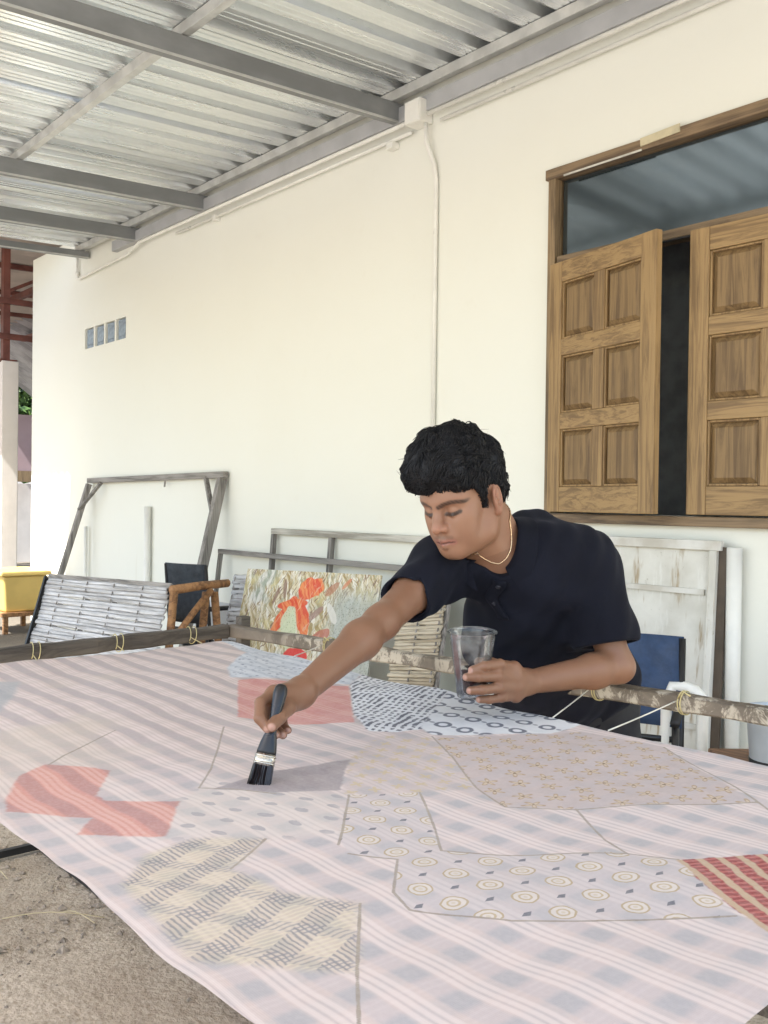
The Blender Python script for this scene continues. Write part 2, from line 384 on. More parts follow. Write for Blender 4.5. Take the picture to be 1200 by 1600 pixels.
for i, xx in enumerate((-8.17, -7.18, -6.08, -3.94, -1.80, .34)):
    thin = i == 0; h = .06 if thin else .108
    a = np.array([xx, -.012, zr(0)-.060-h/2]); b = np.array([xx, RY+.05, zr(RY+.05)-.060-h/2])
    bm_ = MB().bar(a, b, .05, h).build('beam', M_STEEL, roof, bevel=.004)
    lo = np.array([0, 0, -h/2-.0015])
    MB().bar(a+lo+np.array([.0275, 0, .004]), b+lo+np.array([.0275, 0, .004]), .005, .011).build('lip', M_STEEL_L, bm_)
for xx in (-7.18, -3.94, .34):                              # posts at the outer eave, outside the picture
    MB().box((xx-.04, RY+.06, -.03), (xx+.04, RY+.14, zr(RY+.1)-.17)).build('post', M_STEEL, roof, bevel=.004)
MB().box((RX0+.01, -.17, zr(0)+.052), (RX1-.01, -.0005, zr(0)+.056)).build('leak_cover', M_STEEL_L, roof); MB().box((RX0+.01, -.0135, zr(0)-.004), (RX1-.01, -.0008, zr(0)+.0515)).build('leak_filler', plain('dark_leak_filler', (.10, .10, .10), .9), roof)  # cover and dark filler added to stop light leaking in at the rib ends
led = MB().box((-7.6, -.052, 3.352), (1.2, -.0005, 3.438)).build('ledger', plain('ledger_grey', (.46, .465, .48), .5, .2, .15, 4), roof, bevel=.003)

# ------------------------------------------------------------------ conduits on the wall
def conduit(pts, r, label, group=None):
    root = empty('conduit', pts[0]); tag(root, label, 'conduit', group); MB().tube(pts, r, 10).build('pipe', M_PVC, root, smooth=True); return root
c1 = conduit([(2.6, -.066, 3.322), (-3.66, -.066, 3.322)], .0115, 'upper white conduit right of the wall junction box')
c1b = conduit([(-3.83, -.066, 3.322), (-7.05, -.066, 3.320), (-7.30, -.045, 3.275), (-8.33, -.026, 3.252), (-8.37, -.026, 3.258), (-8.385, -.026, 3.285), (-8.385, -.026, 3.45)], .0115, 'long white conduit running left from the junction box to the wall end')
MB().lathe([(.0001, 0), (.019, 0), (.019, .03), (.0001, .03)], (-8.385, -.026, 3.29), (0, 0, 1), 12).build('coupling', M_PVC, c1b, True)
for xx in (-5.92,):
    MB().box((xx-.02, -.045, 3.252), (xx+.02, -.002, 3.292)).build('clip', M_PVC, c1b, bevel=.002)
c2 = conduit([(2.6, -.03, 3.281), (-3.60, -.03, 3.281)], .0105, 'lower white conduit right of the wall junction box')
c2b = conduit([(-3.83, -.03, 3.281), (-6.5, -.03, 3.281)], .0105, 'lower white conduit left of the wall junction box')
MB().box((-4.02, -.052, 3.232), (-3.965, -.002, 3.268)).build('clip', M_PVC, c2b, bevel=.002)
jb = empty('junction_box', (-3.745, -.045, 3.27)); tag(jb, 'white square junction box where the conduits meet', 'junction box')
MB().box((-3.81, -.100, 3.292), (-3.69, -.0005, 3.415)).build('case', M_PVC, jb, bevel=.006); MB().box((-3.806, -.106, 3.296), (-3.694, -.1005, 3.411)).build('lid', M_PVC, jb, bevel=.004)
vc = conduit([(-3.70, -.045, 3.290), (-3.70, -.040, 3.19), (-3.655, -.022, 3.06), (-3.645, -.0145, 2.98), (-3.645, -.0145, 1.35)], .0125, 'white conduit dropping down the wall from the junction box')
MB().box((-3.70, -.04, 1.24), (-3.59, -.0005, 1.355)).build('socket_box', M_PVC, vc, bevel=.004)
# ------------------------------------------------------------------ things leaning along the wall
M_GREYW = wood('grey_weathered_timber', (.29, .27, .25), (.13, .12, .11), 1.0, 2, .8)
M_GREYWH = wood('grey_weathered_timber_rail', (.29, .27, .25), (.13, .12, .11), 1.0, 0, .8)
M_BROWN = wood('brown_log_wood', (.33, .17, .07), (.14, .065, .028), 1.2, 0, .7)
M_WHITEB = plain('whitewashed_board', (.70, .695, .66), .8, 0, .18, 5, .2, c2=(.50, .47, .41))
M_BLACK = plain('black_tube', (.018, .018, .02), .4, .2, .2, 8)
def mk_bamboo():
    m = Mat('grey_bamboo', .7); r = m.rnd(); v0 = m.co(scale=(2.5, 40, 40)); x, y, z = m.xyz(v0); v = m.vec(x+r*31.0, y+r*13.0, z)
    n = m.noise(v, 1.0, 5, .65); n2 = m.noise(v, 3.5, 4)
    c = m.mix(n.step(.34, .66), (.56, .56, .57), (.31, .30, .295)); c = m.mix(n2.step(.55, .72)*.6, c, (.75, .76, .79)); c = m.mix(n2.step(.40, .28)*.6, c, (.16, .14, .12))
    m.set('Base Color', c); m.bump(n2, .4, .003); return m.m
M_BAMBOO = mk_bamboo()
def mk_bamboo2():
    m = Mat('ochre_bamboo', .7); r = m.rnd(); v0 = m.co(scale=(2.5, 40, 40)); x, y, z = m.xyz(v0); v = m.vec(x+r*31.0, y+r*13.0, z)
    n = m.noise(v, 1.0, 5, .65); c = m.mix(n.step(.36, .66), (.50, .44, .34), (.27, .22, .15)); m.set('Base Color', c); m.bump(n, .4, .003); return m.m
M_BAMBOO2 = mk_bamboo2()

# large grey timber frame
fr = empty('timber_frame', (-6.9, -.2, 0)); tag(fr, 'large empty grey timber frame leaning at the far end of the wall', 'frame')
TL = np.array([-8.06, -.035, 1.40]); TR = np.array([-5.73, -.035, 1.425]); BL = np.array([-8.06, -.46, .02]); BR = np.array([-5.73, -.40, .02])
MB().bar(TL+(0, 0, .0), TR, .045, .045).build('top_rail', M_GREYWH, fr, bevel=.004)
MB().bar(TL+(.02, -.010, -.03), BL, .045, .045, (1, 0, 0)).build('side_rail', M_GREYW, fr, bevel=.004)
MB().bar(TR+(-.03, -.010, -.028), BR, .065, .05, (1, 0, 0)).build('side_rail', M_GREYW, fr, bevel=.004)
MB().bar(TL+(.30, -.02, -.02), TL+(.02, -.10, -.26), .02, .03, (0, 1, 0)).build('corner_brace', M_GREYW, fr)
MB().bar(TR+(-.24, -.02, -.02), TR+(-.03, -.09, -.26), .025, .03, (0, 1, 0)).build('corner_brace', M_GREYW, fr)
MB().tube([(-6.62, -.04, 1.385), (-6.62, -.045, 1.34)], .008, 6).build('nail', M_GREYW, fr)

# white pipes standing against the wall
for (x, y, z, r, lab) in ((-6.92, -.03, 1.185, .026, 'taller white pipe standing against the wall inside the big timber frame'), (-8.12, -.03, .99, .016, 'short thin white pipe standing against the wall near its far end')):
    o = MB().lathe([(r*.8, z-.02), (r*.8, z), (r, z), (r, -.01)], (x, y-.005, 0), (0, 0, 1), 12).build('pipe', M_PVC, None, True); tag(o, lab, 'pipe')

# slatted bamboo boards: each slat is a piece
def slat_board(name, label, tl, tr, bl, n, gap, mat, ties, thick=.010, rail=None, skip=()):
    tl, tr, bl = (np.array(p, float) for p in (tl, tr, bl)); ex = tr-tl; ez = bl-tl; L = np.linalg.norm(ex); H = np.linalg.norm(ez); ux = ex/L; uz = ez/H; un = np.cross(ux, uz); un /= np.linalg.norm(un)
    if un[1] > 0: un = -un
    root = empty(name, (tl+ez+ex/2)); tag(root, label, 'board')
    h = H/n; R = random.Random(len(label)); q = None
    def place(mesh_o, loc, ux_, sc):
        o = bpy.data.objects.new('slat', mesh_o); col.objects.link(o); o.parent = root
        uz_ = np.cross(un, ux_); m3 = Matrix(((ux_[0]*sc, -un[0], -uz_[0]), (ux_[1]*sc, -un[1], -uz_[1]), (ux_[2]*sc, -un[2], -uz_[2])))
        o.matrix_local = Matrix.Translation(Vector(loc)-world_loc(root)) @ m3.to_4x4()
    variants = []
    for kq in range(5):
        nseg = 14; V = []; ph = R.uniform(0, 9)
        for i in range(nseg+1):
            s_ = i/nseg-.5; wob = .10*math.sin(ph+s_*9)+.05*math.sin(ph*2+s_*23); hh = h*(.5-gap)*(1+.12*math.sin(ph*3+s_*14))
            for a in range(6):
                an = 2*math.pi*a/6+.3; V.append((s_*L, math.cos(an)*thick*.5*(1.0), math.sin(an)*hh+wob*h*.5))
        F = [(i*6+a, (i+1)*6+a, (i+1)*6+(a+1) % 6, i*6+(a+1) % 6) for i in range(nseg) for a in range(6)]+[tuple(range(6)), tuple(nseg*6+a for a in range(5, -1, -1))]
        me = bpy.data.meshes.new('slat'); me.from_pydata(V, [], F); me.update(); me.materials.append(mat); me.polygons.foreach_set('use_smooth', [True]*len(me.polygons)); variants.append(me)
    for i in range(n):
        c = tl+ex/2+uz*(h*(i+.5)); tilt = R.uniform(-.004, .004); u2 = ux+uz*tilt; u2 /= np.linalg.norm(u2)
        place(variants[R.randrange(5)], c+un*R.uniform(-.004, .006)+uz*R.uniform(-.12, .12)*h, u2, R.uniform(.96, 1.0))
    for t in ties:
        p0 = tl+ex*t; MB().bar(p0-un*.016+uz*.0, p0-un*.016+ez, .030, .012, un).build('batten', M_GREYW, root)
        for i in range(0, n, 1):
            c = p0+uz*(h*(i+1.0))
            if i % 2 == 0 and i < n-1: MB().bar(c+un*.012-uz*h*.45, c+un*.012+uz*h*.45, .006, .004, un).build('tie', M_GREYW, root)
    return root, (tl, ex, ez, un)
sb, (tl, ex, ez, un) = slat_board('bamboo_board', 'grey bamboo slat board leaning beside the brown log stand', W(75, 902, 5.62), W(266, 918, 4.75), W(20, 1096, 5.10), 33, -.02, M_BAMBOO, (.16, .38, .6, .82))
MB().bar(tl+un*.004-ex*.006, tl+ez+un*.004-ex*.006, .016, .03, un).build('edge_strip', M_BLACK, sb)
MB().bar(tl-ez*.012-un*.012, tl+ex-ez*.012-un*.012, .03, .03, un).build('top_rail', M_GREYWH, sb, bevel=.003)
# brown log stand
ls = empty('log_stand', W(310, 1120, 4.8)*np.array([1, 1, 0])); tag(ls, 'brown log stand with a diagonal brace holding up the bamboo board', 'stand')
def logbar(a, b, r, name): MB().tube([a, a*.5+b*.5+np.array([0, 0, .004]), b], [r, r*.95, r*.9], 9).build(name, M_BROWN, ls, True)
la = W(268, 922, 4.66); lb = W(356, 911, 4.95); logbar(la, lb, .024, 'top_log')
for (u0, u1, dd) in ((272, 266, 4.66), (322, 316, 4.86), (335, 340, 4.90)):
    a = W(u0, 925, dd); b = W(u1, 990, dd); dz = a[2]/(a[2]-b[2]); b2 = a+(b-a)*dz; b2[2] = -.01; logbar(a, b2, .021, 'log_leg')
logbar(W(330, 922, 4.84), W(272, 998, 4.62), .018, 'diagonal_log')
# grey folded camp chair behind it
def camp_chair(loc_pts, fabric, label, depth, sx, top, scale=1.0, yaw=0.0, seat_z=.40):
    c = np.array(loc_pts, float); root = empty('camp_chair', (c[0], c[1], 0)); tag(root, label, 'chair')
    ca, sa = math.cos(yaw), math.sin(yaw)
    def L(x, y, z): return np.array([c[0]+ca*x*sx-sa*y*sx, c[1]+sa*x*sx+ca*y*sx, z])
    w = .25
    for s in (-1, 1):
        MB().tube([L(s*w, .20, .012), L(s*w, .19, seat_z), L(s*w*.99, .27, top)], .011, 8).build('back_post', M_BLACK, root, True)
        MB().tube([L(s*w, -.22, .012), L(s*w, -.20, seat_z+.20)], .011, 8).build('front_post', M_BLACK, root, True)
        MB().tube([L(s*w, -.23, seat_z+.205), L(s*w, .0, seat_z+.215), L(s*w, .22, seat_z+.22)], .015, 8).build('arm_rest', M_BLACK, root, True)
        MB().tube([L(s*w, -.21, .03), L(s*w, .19, seat_z-.02)], .009, 8).build('brace', M_BLACK, root, True)
    MB().tube([L(-w, -.21, .04), L(w, .19, seat_z-.03)], .009, 8).build('cross_brace', M_BLACK, root, True)
    MB().tube([L(w, -.21, .04), L(-w, .19, seat_z-.03)], .009, 8).build('cross_brace', M_BLACK, root, True)
    def cloth(P, name, mt):
        n, m_ = len(P), len(P[0]); V = [q for r_ in P for q in r_]; F = [(i*m_+j, (i+1)*m_+j, (i+1)*m_+j+1, i*m_+j+1) for i in range(n-1) for j in range(m_-1)]
        o = MB().add(V, F).build(name, mt, root, True); sd = o.modifiers.new('thickness', 'SOLIDIFY'); sd.thickness = .006; return o
    cloth([[L(x*w*1.02, .20+.075*t+.035*(1-x*x), seat_z+.13+t*(top-seat_z-.125)) for x in np.linspace(-1, 1, 9)] for t in np.linspace(0, 1, 7)], 'backrest', fabric)
    cloth([[L(x*w, y, seat_z-.04*(1-x*x)*(1-(y/.2)**2)) for x in np.linspace(-1, 1, 9)] for y in np.linspace(-.2, .19, 7)], 'seat', fabric)
    cloth([[L(s*w*1.03, y, z) for y in (-.2, 0, .2)] for z in (seat_z+.19, seat_z+.1)] if False else [[L(x*w, .204, seat_z+.10-.02*t) for x in (-1, 0, 1)] for t in (0, 1)], 'lower_strap', M_BLACK)
    return root
M_BLUE = plain('navy_blue_canvas', (.032, .060, .125), .8, 0, .25, 30, .3)
M_GREYC = plain('dark_grey_canvas', (.045, .052, .062), .85, 0, .35, 30, .3)
p = W(318, 960, 5.7); camp_chair((p[0], p[1], 0), M_GREYC, 'dark grey camp chair tucked behind the brown log stand', 0, .62, .86, 1, math.radians(200), .38)
p = W(978, 1060, 2.95); camp_chair((p[0], p[1], 0), M_BLUE, 'navy blue camp chair behind the man, right of his elbow', 0, .64, .815, 1, math.radians(28), .40)

# bare frames and boards against the wall behind the man
def open_frame(label, x0, x1, ztop, ytop, ybot, uprights, mat, w=.03, zmid=None):
    root = empty('screen_frame', ((x0+x1)/2, ybot, 0)); tag(root, label, 'frame')
    MB().bar((x0-.02, ytop, ztop), (x1+.02, ytop, ztop), w, w*1.1).build('top_rail', mat[1], root, bevel=.003)
    for x in uprights: MB().bar((x, ytop-.003, ztop-w*.56), (x, ybot, .0), w*.95, w*.9, (1, 0, 0)).build('upright', mat[0], root, bevel=.003)
    t = .93; MB().bar((x0+.02, ytop*(1-t)+ybot*t-.002, ztop*(1-t)), (x1-.02, ytop*(1-t)+ybot*t-.002, ztop*(1-t)), w*.8, w).build('bottom_rail', mat[1], root)
    if zmid: 
        t = 1-zmid/ztop; MB().bar((x0+.02, ytop*(1-t)+ybot*t-.004, zmid), (x1-.02, ytop*(1-t)+ybot*t-.004, zmid), w*.7, w*.8).build('middle_rail', mat[1], root)
    return root
M_PALEW = wood('pale_scuffed_timber', (.52, .50, .45), (.27, .25, .21), 1.0, 2, .8); M_PALEWH = wood('pale_scuffed_timber_rail', (.52, .50, .45), (.27, .25, .21), 1.0, 0, .8)
f1 = open_frame('pale timber screen frame with two uprights leaning on the wall behind the man', -5.12, -3.25, 1.045, -.030, -.11, (-5.12, -4.50, -3.25), (M_GREYW, M_PALEWH), .034)
M_FABW = plain('white_screen_cloth', (.74, .75, .76), .9, 0, .06, 3)
f2 = open_frame('lower grey timber frame leaning in front of the pale frame', -5.70, -3.40, .885, -.085, -.20, (-5.70, -3.42), (M_GREYW, M_GREYWH), .03)
wb = MB().add([(-5.35, -.45, .60), (-4.05, -.45, .62), (-4.05, -.62, -.01), (-5.35, -.62, -.01), (-5.35, -.435, .60), (-4.05, -.435, .62), (-4.05, -.605, -.01), (-5.35, -.605, -.01)], [(0,3,2,1),(4,5,6,7),(0,1,5,4),(2,3,7,6),(1,2,6,5),(3,0,4,7)]).build('white_board', M_FABW)
tag(wb, 'plain white board standing low behind the painted panel', 'board')

# whitewashed board with streaks, right of the man
def mk_streak():
    m = Mat('streaked_whitewash', .75); v = m.pos(); n = m.noise(v, 4, 5); d = m.noise(m.scaled(v, (26, 26, 3.2)), 1.0, 4, .6); d2 = m.noise(m.scaled(v, (5, 5, 2)), 1.6, 3); x, y, z = m.xyz(v)
    s = m.noise(v, 30, 5, .7)
    c = m.mix(n.step(.35, .7), (.72, .71, .66), (.56, .545, .49)); c = m.mix(d.step(.57, .70)*d2.step(.38, .52)*.85, c, (.33, .24, .13)); c = m.mix(s.step(.62, .74)*.7, c, (.30, .27, .22))
    c = m.mix(d.step(.42, .30)*.5, c, (.80, .80, .77))
    m.set('Base Color', c); m.bump(s+n, .3, .003); return m.m
M_STREAK = mk_streak()
sb2 = empty('streaked_board', (-2.5, -.3, 0)); tag(sb2, 'tall whitewashed board with brown drips leaning on the wall below the window', 'board')
yt, yb, zt = -.045, -.12, 1.085
MB().add([(-3.15, yt, zt), (-1.985, yt, zt), (-1.985, yb, -.01), (-3.15, yb, -.01), (-3.15, yt+.014, zt), (-1.985, yt+.014, zt), (-1.985, yb+.014, -.01), (-3.15, yb+.014, -.01)], [(0,3,2,1),(4,5,6,7),(0,1,5,4),(2,3,7,6),(1,2,6,5),(3,0,4,7)]).build('panel', M_STREAK, sb2)
MB().bar((-3.17, yt-.012, zt+.005), (-1.93, yt-.012, zt+.005), .03, .04).build('top_rail', M_WHITEB, sb2, bevel=.003)
MB().bar((-1.962, yt-.010, zt-.016), (-1.962, yb-.006, -.01), .040, .032, (1, 0, 0)).build('side_rail', M_STREAK, sb2, bevel=.003)
MB().bar((-1.934, yt-.002, zt+.0), (-1.934, yb+.010, -.01), .014, .045, (1, 0, 0)).build('dark_edge', plain('dark_stained_edge', (.10, .075, .055), .8), sb2)
for zz, t in ((.90, .17), (.36, .67)):
    MB().bar((-3.14, yt+(yb-yt)*t-.008, zz), (-2.0, yt+(yb-yt)*t-.008, zz), .012, .022).build('cross_batten', M_WHITEB, sb2)
# down pipe and elbow
o = MB().tube([(-1.885, -.045, 1.085), (-1.885, -.045, -.01)], .030, 14).build('down_pipe', M_PVC, None, True); tag(o, 'white upright pipe on the wall at the edge of the streaked board', 'pipe')
a = W(1052, 1072, 3.05); b = W(1098, 1090, 3.0)
pe = [a, a*.6+b*.4+np.array([0, 0, .012]), a*.25+b*.75+np.array([0, 0, .012]), b*.95+a*.05+np.array([0, 0, -.0]), b+np.array([0, 0, -.05]), np.array([b[0], b[1], -.01])]
o = MB().tube([np.array([a[0]-.02, a[1]-.03, -.01]), np.array([a[0]-.01, a[1]-.02, a[2]-.05])]+pe, .019, 12).build('elbow_pipe', M_PVC, None, True); tag(o, 'bent white water pipe standing beside the blue chair', 'pipe')

# painted batik panel
def mk_paint():
    m = Mat('painted_batik', .8); v = m.co('Object'); x, y, z = m.xyz(v)
    wob = m.noise(v, 6, 3); u = x+(wob-.5)*.10
    st = m.noise(m.vec(u*60.0+z*24.0, z*8.0), 1.0, 4, .65, .5); st2 = m.noise(m.vec(u*75.0-z*36.0, z*11.0+3.0), 1.0, 4, .65, .5); st3 = m.noise(m.vec(u*48.0+z*4.0+9.0, z*9.0), 1.0, 4, .65, .4); sp = m.voro(v, 90); big = m.noise(v, 5, 2); big2 = m.noise(m.vec(x, y, z+4.0), 4, 2)
    c = m.mix(st.step(.44, .56), (.60, .53, .38), (.33, .25, .115)); c = m.mix(big2.step(.5, .62)*.6, c, (.62, .56, .30)); c = m.mix(st3.step(.52, .58), c, (.70, .67, .58)); c = m.mix(st2.step(.56, .61)*.9, c, (.20, .13, .10)); c = m.mix(st2.step(.44, .39)*.8, c, (.34, .35, .26))
    c = m.mix(big.step(.55, .64)*.7, c, m.mix(st3.step(.45, .55), (.27, .33, .29), (.60, .60, .56)))
    c = m.mix(x.step(.10, .20)*z.step(.86, .70)*.8, c, m.mix(sp.step(.2, .4), (.19, .23, .21), (.36, .39, .36)))
    def blob(px, pz, rx, rz, rot, col_, f, sharp=.10):
        ca, sa = math.cos(rot), math.sin(rot); dx = x-px; dz = z-pz; a = (dx*ca+dz*sa)/rx; b = (dz*ca-dx*sa)/rz
        d = (a*a+b*b).sqrt()+(wob-.5)*1.5; return m.mix(d.step(1.0, 1.0-sharp)*f, c, col_)
    RED = m.mix(st.step(.42, .60), (.60, .07, .03), (.70, .24, .09)); RED = m.mix(st2.step(.58, .64)*.7, RED, (.66, .42, .28))
    c = blob(.0, .79, .085, .06, .3, RED, .95); c = blob(-.14, .63, .030, .15, -.5, RED, .95); c = blob(-.02, .63, .045, .11, .35, RED, .95); c = blob(-.09, .70, .10, .028, .15, RED, .95)
    c = blob(-.09, .58, .055, .10, 0, m.mix(sp.step(.2, .4), (.36, .43, .27), (.55, .60, .42)), .9); c = blob(.10, .54, .07, .03, .5, (.42, .13, .09), .8); c = blob(.22, .83, .045, .012, .9, (.55, .22, .12), .8); c = blob(-.20, .74, .012, .06, -.3, (.24, .15, .11), .85); c = blob(-.15, .78, .012, .06, .1, (.24, .15, .11), .85); c = blob(.06, .66, .05, .018, .8, (.30, .19, .16), .8); c = blob(.16, .66, .02, .06, .5, (.62, .60, .55), .8); c = blob(-.02, .42, .075, .05, .1, (.60, .05, .045), .95); c = blob(.14, .80, .05, .018, .8, (.40, .20, .12), .8)
    m.set('Base Color', c); m.bump(st2, .2, .002); return m.m
M_PAINT = mk_paint()
def plane_panel(name, mat, tl, tr, ztop, zbot, lean, thick, parent=None, back=False):
    """upright leaning panel: object origin at base centre, local x along the panel, local z up its face"""
    tl = np.array(tl, float); tr = np.array(tr, float); ux = tr-tl; ux[2] = 0; L = np.linalg.norm(ux); ux /= L; nn = np.array([ux[1], -ux[0], 0]);
    if nn[1] > 0: nn = -nn
    H = (ztop-zbot)/math.cos(lean); upv = np.array([0, 0, 1])*math.cos(lean)-nn*math.sin(lean); fn = np.cross(ux, upv)
    me = bpy.data.meshes.new(name); nseg = 10; V = []; F = []
    mb_ = MB(); 
    for kk in (0, 1):
        for i in range(nseg+1):
            for j in range(nseg+1): V.append(((i/nseg-.5)*L, (.5-kk)*thick, H*j/nseg))
    q = nseg+1
    for i in range(nseg):
        for j in range(nseg):
            a = i*q+j; F += [(a, a+1, a+q+1, a+q), (q*q+a, q*q+a+q, q*q+a+q+1, q*q+a+1)]
    for i in range(nseg):
        for A, B in (((i*q), ((i+1)*q)), ((i+1)*q+nseg, i*q+nseg), (i+1, i), (nseg*q+i, nseg*q+i+1)): F.append((A, B, B+q*q, A+q*q))
    me.from_pydata(V, [], F); me.update(); me.materials.append(mat)
    o = bpy.data.objects.new(name, me); col.objects.link(o)
    base = (tl+tr)/2; base[2] = ztop; base = base-upv*H
    m4 = Matrix(((ux[0], -fn[0]*-1, upv[0], base[0]), (ux[1], -fn[1]*-1, upv[1], base[1]), (ux[2], -fn[2]*-1, upv[2], base[2]), (0, 0, 0, 1)))
    o.matrix_world = m4 if m4.to_3x3().determinant() > 0 else Matrix(((ux[0], -fn[0], upv[0], base[0]), (ux[1], -fn[1], upv[1], base[1]), (ux[2], -fn[2], upv[2], base[2]), (0, 0, 0, 1)))
    return o
tlp = W(388, 897, 5.2); trp = W(597, 901, 4.85)
o = plane_panel('painted_panel', M_PAINT, tlp, trp, .865, .02, .30, .012); tag(o, 'hand-painted panel of red flowers among ochre leaves behind the outstretched arm', 'panel')
slat_board('slatted_stand', 'grey slatted board just left of the painted flower panel', W(366, 899, 5.35), W(405, 899, 5.26), W(336, 1080, 4.95), 24, -.01, M_BAMBOO, (.1,))
slat_board('bamboo_board', 'ochre bamboo slat board visible under the outstretched arm', W(632, 925, 4.0), W(700, 918, 3.75), W(590, 1150, 3.55), 42, -.01, M_BAMBOO2, (.5, .97))
gp = plane_panel('grey_panel', plain('grey_green_board', (.40, .42, .38), .8, 0, .15, 4), W(696, 925, 3.95), W(790, 935, 3.7), .93, .02, .22, .012); tag(gp, 'plain grey-green board seen behind the plastic cup', 'board')

# bucket on low brown table at the right edge
lt = empty('low_table', W(1215, 1200, 2.75)*np.array([1, 1, 0])); tag(lt, 'low brown wooden table at the right edge of the yard', 'table')
c = W(1228, 1178, 2.75); zt_ = .485; ux = np.array([CR[0], CR[1], 0]); ux /= np.linalg.norm(ux); uy = np.array([-ux[1], ux[0], 0])
MB().slab((c[0], c[1], zt_-.02), ux*.16, uy*.20, (0, 0, .02)).build('table_top', wood('red_brown_plank', (.26, .13, .06), (.12, .06, .03), 1, 0), lt, bevel=.004)
for sx in (-1, 1):
    for sy in (-1, 1): MB().slab(np.array([c[0], c[1], (zt_-.042)/2-.005])+ux*.13*sx+uy*.17*sy, ux*.018, uy*.018, (0, 0, (zt_-.042)/2+.005)).build('leg', M_WOODF, lt)
bk = empty('bucket', (c[0], c[1], zt_)); tag(bk, 'pale grey plastic bucket standing on the low brown table', 'bucket')
bc = np.array([c[0], c[1], zt_+.001])-ux*.035
MB().lathe([(.0001, .004), (.062, .004), (.064, .0), (.067, .01), (.079, .16), (.083, .162), (.083, .172), (.077, .172), (.076, .16), (.063, .012), (.0001, .012)], bc, (0, 0, 1), 28).build('body', plain('pale_blue_plastic', (.50, .55, .60), .4, 0, .15, 9), bk, True)
MB().lathe([(.0665, .004), (.069, .004), (.0705, .022), (.068, .022)], bc, (0, 0, 1), 28).build('dark_foot_ring', M_BLACK, bk, True)
MB().tube([bc+ux*.084*math.cos(t)+np.array([0, 0, .165])+uy*.084*math.sin(t)*.0+np.array([0, 0, -.0])-uy*.01+uy*.10*math.sin(t)*-1 for t in np.linspace(0, math.pi, 12)], .0025, 6).build('handle', M_BLACK, bk, True)

BINX, BINY = -8.98, -.36
# yellow bin at the far left, in the sun
yb_ = empty('storage_bin', (BINX, BINY, 0)); tag(yb_, 'yellow plastic bin with lid on a brown stool at the far left', 'bin')
M_YEL = plain('yellow_plastic', (.70, .50, .16), .45, 0, .1, 6)
def tapered(cx, cy, z0, z1, a0, a1, b0, b1): 
    return MB().add([(cx+sx*(a0 if k == 0 else a1), cy+sy*(b0 if k == 0 else b1), (z0, z1)[k]) for k in (0, 1) for sx, sy in ((-1,-1),(1,-1),(1,1),(-1,1))], [(0,3,2,1),(4,5,6,7),(0,1,5,4),(1,2,6,5),(2,3,7,6),(3,0,4,7)])
tapered(BINX, BINY, .185, .52, .24, .29, .17, .205).build('body', M_YEL, yb_, bevel=.02, seg=3)
tapered(BINX, BINY, .522, .562, .325, .315, .235, .225).build('lid', M_YEL, yb_, bevel=.012, seg=3)
st_ = empty('stool', (BINX, BINY, 0)); tag(st_, 'low brown stool carrying the yellow bin', 'stool')
MB().box((BINX-.29, BINY-.21, .145), (BINX+.29, BINY+.21, .183)).build('seat', M_BROWN, st_, bevel=.004)
for sx in (-1, 1):
    for sy in (-1, 1): MB().box((BINX+sx*.25-.02, BINY+sy*.17-.02, -.02), (BINX+sx*.25+.02, BINY+sy*.17+.02, .144)).build('leg', M_BROWN, st_)
# crumpled blue plastic sheet under the bamboo board
V = []; n = 24
for i in range(n):
    for j in range(n):
        u, v_ = i/(n-1), j/(n-1); V.append((-7.6+1.5*u, -1.55+.75*v_, .01+.05*abs(math.sin(7*u+3*v_))*abs(math.cos(5*v_-2*u))+.03*math.sin(19*u+11*v_)**2))
o = MB().add(V, [(i*n+j, (i+1)*n+j, (i+1)*n+j+1, i*n+j+1) for i in range(n-1) for j in range(n-1)]).build('plastic_sheet', plain('pale_blue_sheet', (.40, .52, .66), .5, 0, .2, 4), None, True); o.modifiers.new('t', 'SOLIDIFY').thickness = .003
tag(o, 'crumpled pale blue plastic sheet on the ground behind the bamboo board', 'plastic sheet')

# ------------------------------------------------------------------ neighbouring carport, column, far shed and greenery at the left edge
cp = empty('carport', (-12, 0, 0)); tag(cp, 'neighbouring carport with red oxide steel posts and rafters', 'carport')
MB().box((-10.26, -.155, -.05), (-10.0, .02, 2.67)).build('column', M_CONC, cp, bevel=.01)
MB().box((-10.135, -.125, 2.671), (-10.055, -.055, 3.9)).build('steel_post', M_RUST, cp)
MB().box((-10.14, -.16, 2.655), (-10.03, .015, 2.69)).build('base_plate', M_RUST, cp)
for z in (3.30, 2.93): MB().box((-10.06, -2.4, z-.03), (-10.02, 3.2, z+.03)).build('tie_beam', M_RUST, cp)
for yy in (-1.4, .95, 2.2): MB().box((-16, yy-.03, 3.87), (-8.35, yy+.03, 3.95)).build('rafter', M_RUST, cp)
for xx in (-8.7, -10.05, -11.6, -13.2, -14.8): MB().bar((xx, -1.86, 3.98), (xx, 3.3, 4.12), .05, .06).build('purlin', M_RUST, cp)
MB().bar((-10.08, -.09, 3.40), (-10.08, .75, 3.86), .035, .04, (1, 0, 0)).build('knee_brace', M_RUST, cp)
V = []; n = 121; xs_ = np.linspace(-16, -7.9, n)
for yy, zz in ((-1.80, 4.03), (3.4, 4.17)):
    for i, x in enumerate(xs_): V.append((x, yy, zz+.022*math.cos(i*math.pi)))
MB().add(V, [(i, i+1, n+i+1, n+i) for i in range(n-1)]).build('roof_sheet', M_PINKROOF, cp)
V = [(x, yy, zz+.022*math.cos(i*math.pi)) for yy, zz in ((-7.2, 3.95), (-1.86, 4.06)) for i, x in enumerate(np.linspace(-16, -10.3, n))]
MB().add(V, [(i, i+1, n+i+1, n+i) for i in range(n-1)]).build('roof_sheet', M_PINKROOF, cp)  # unseen front bay, added to block sky light from the far wall end
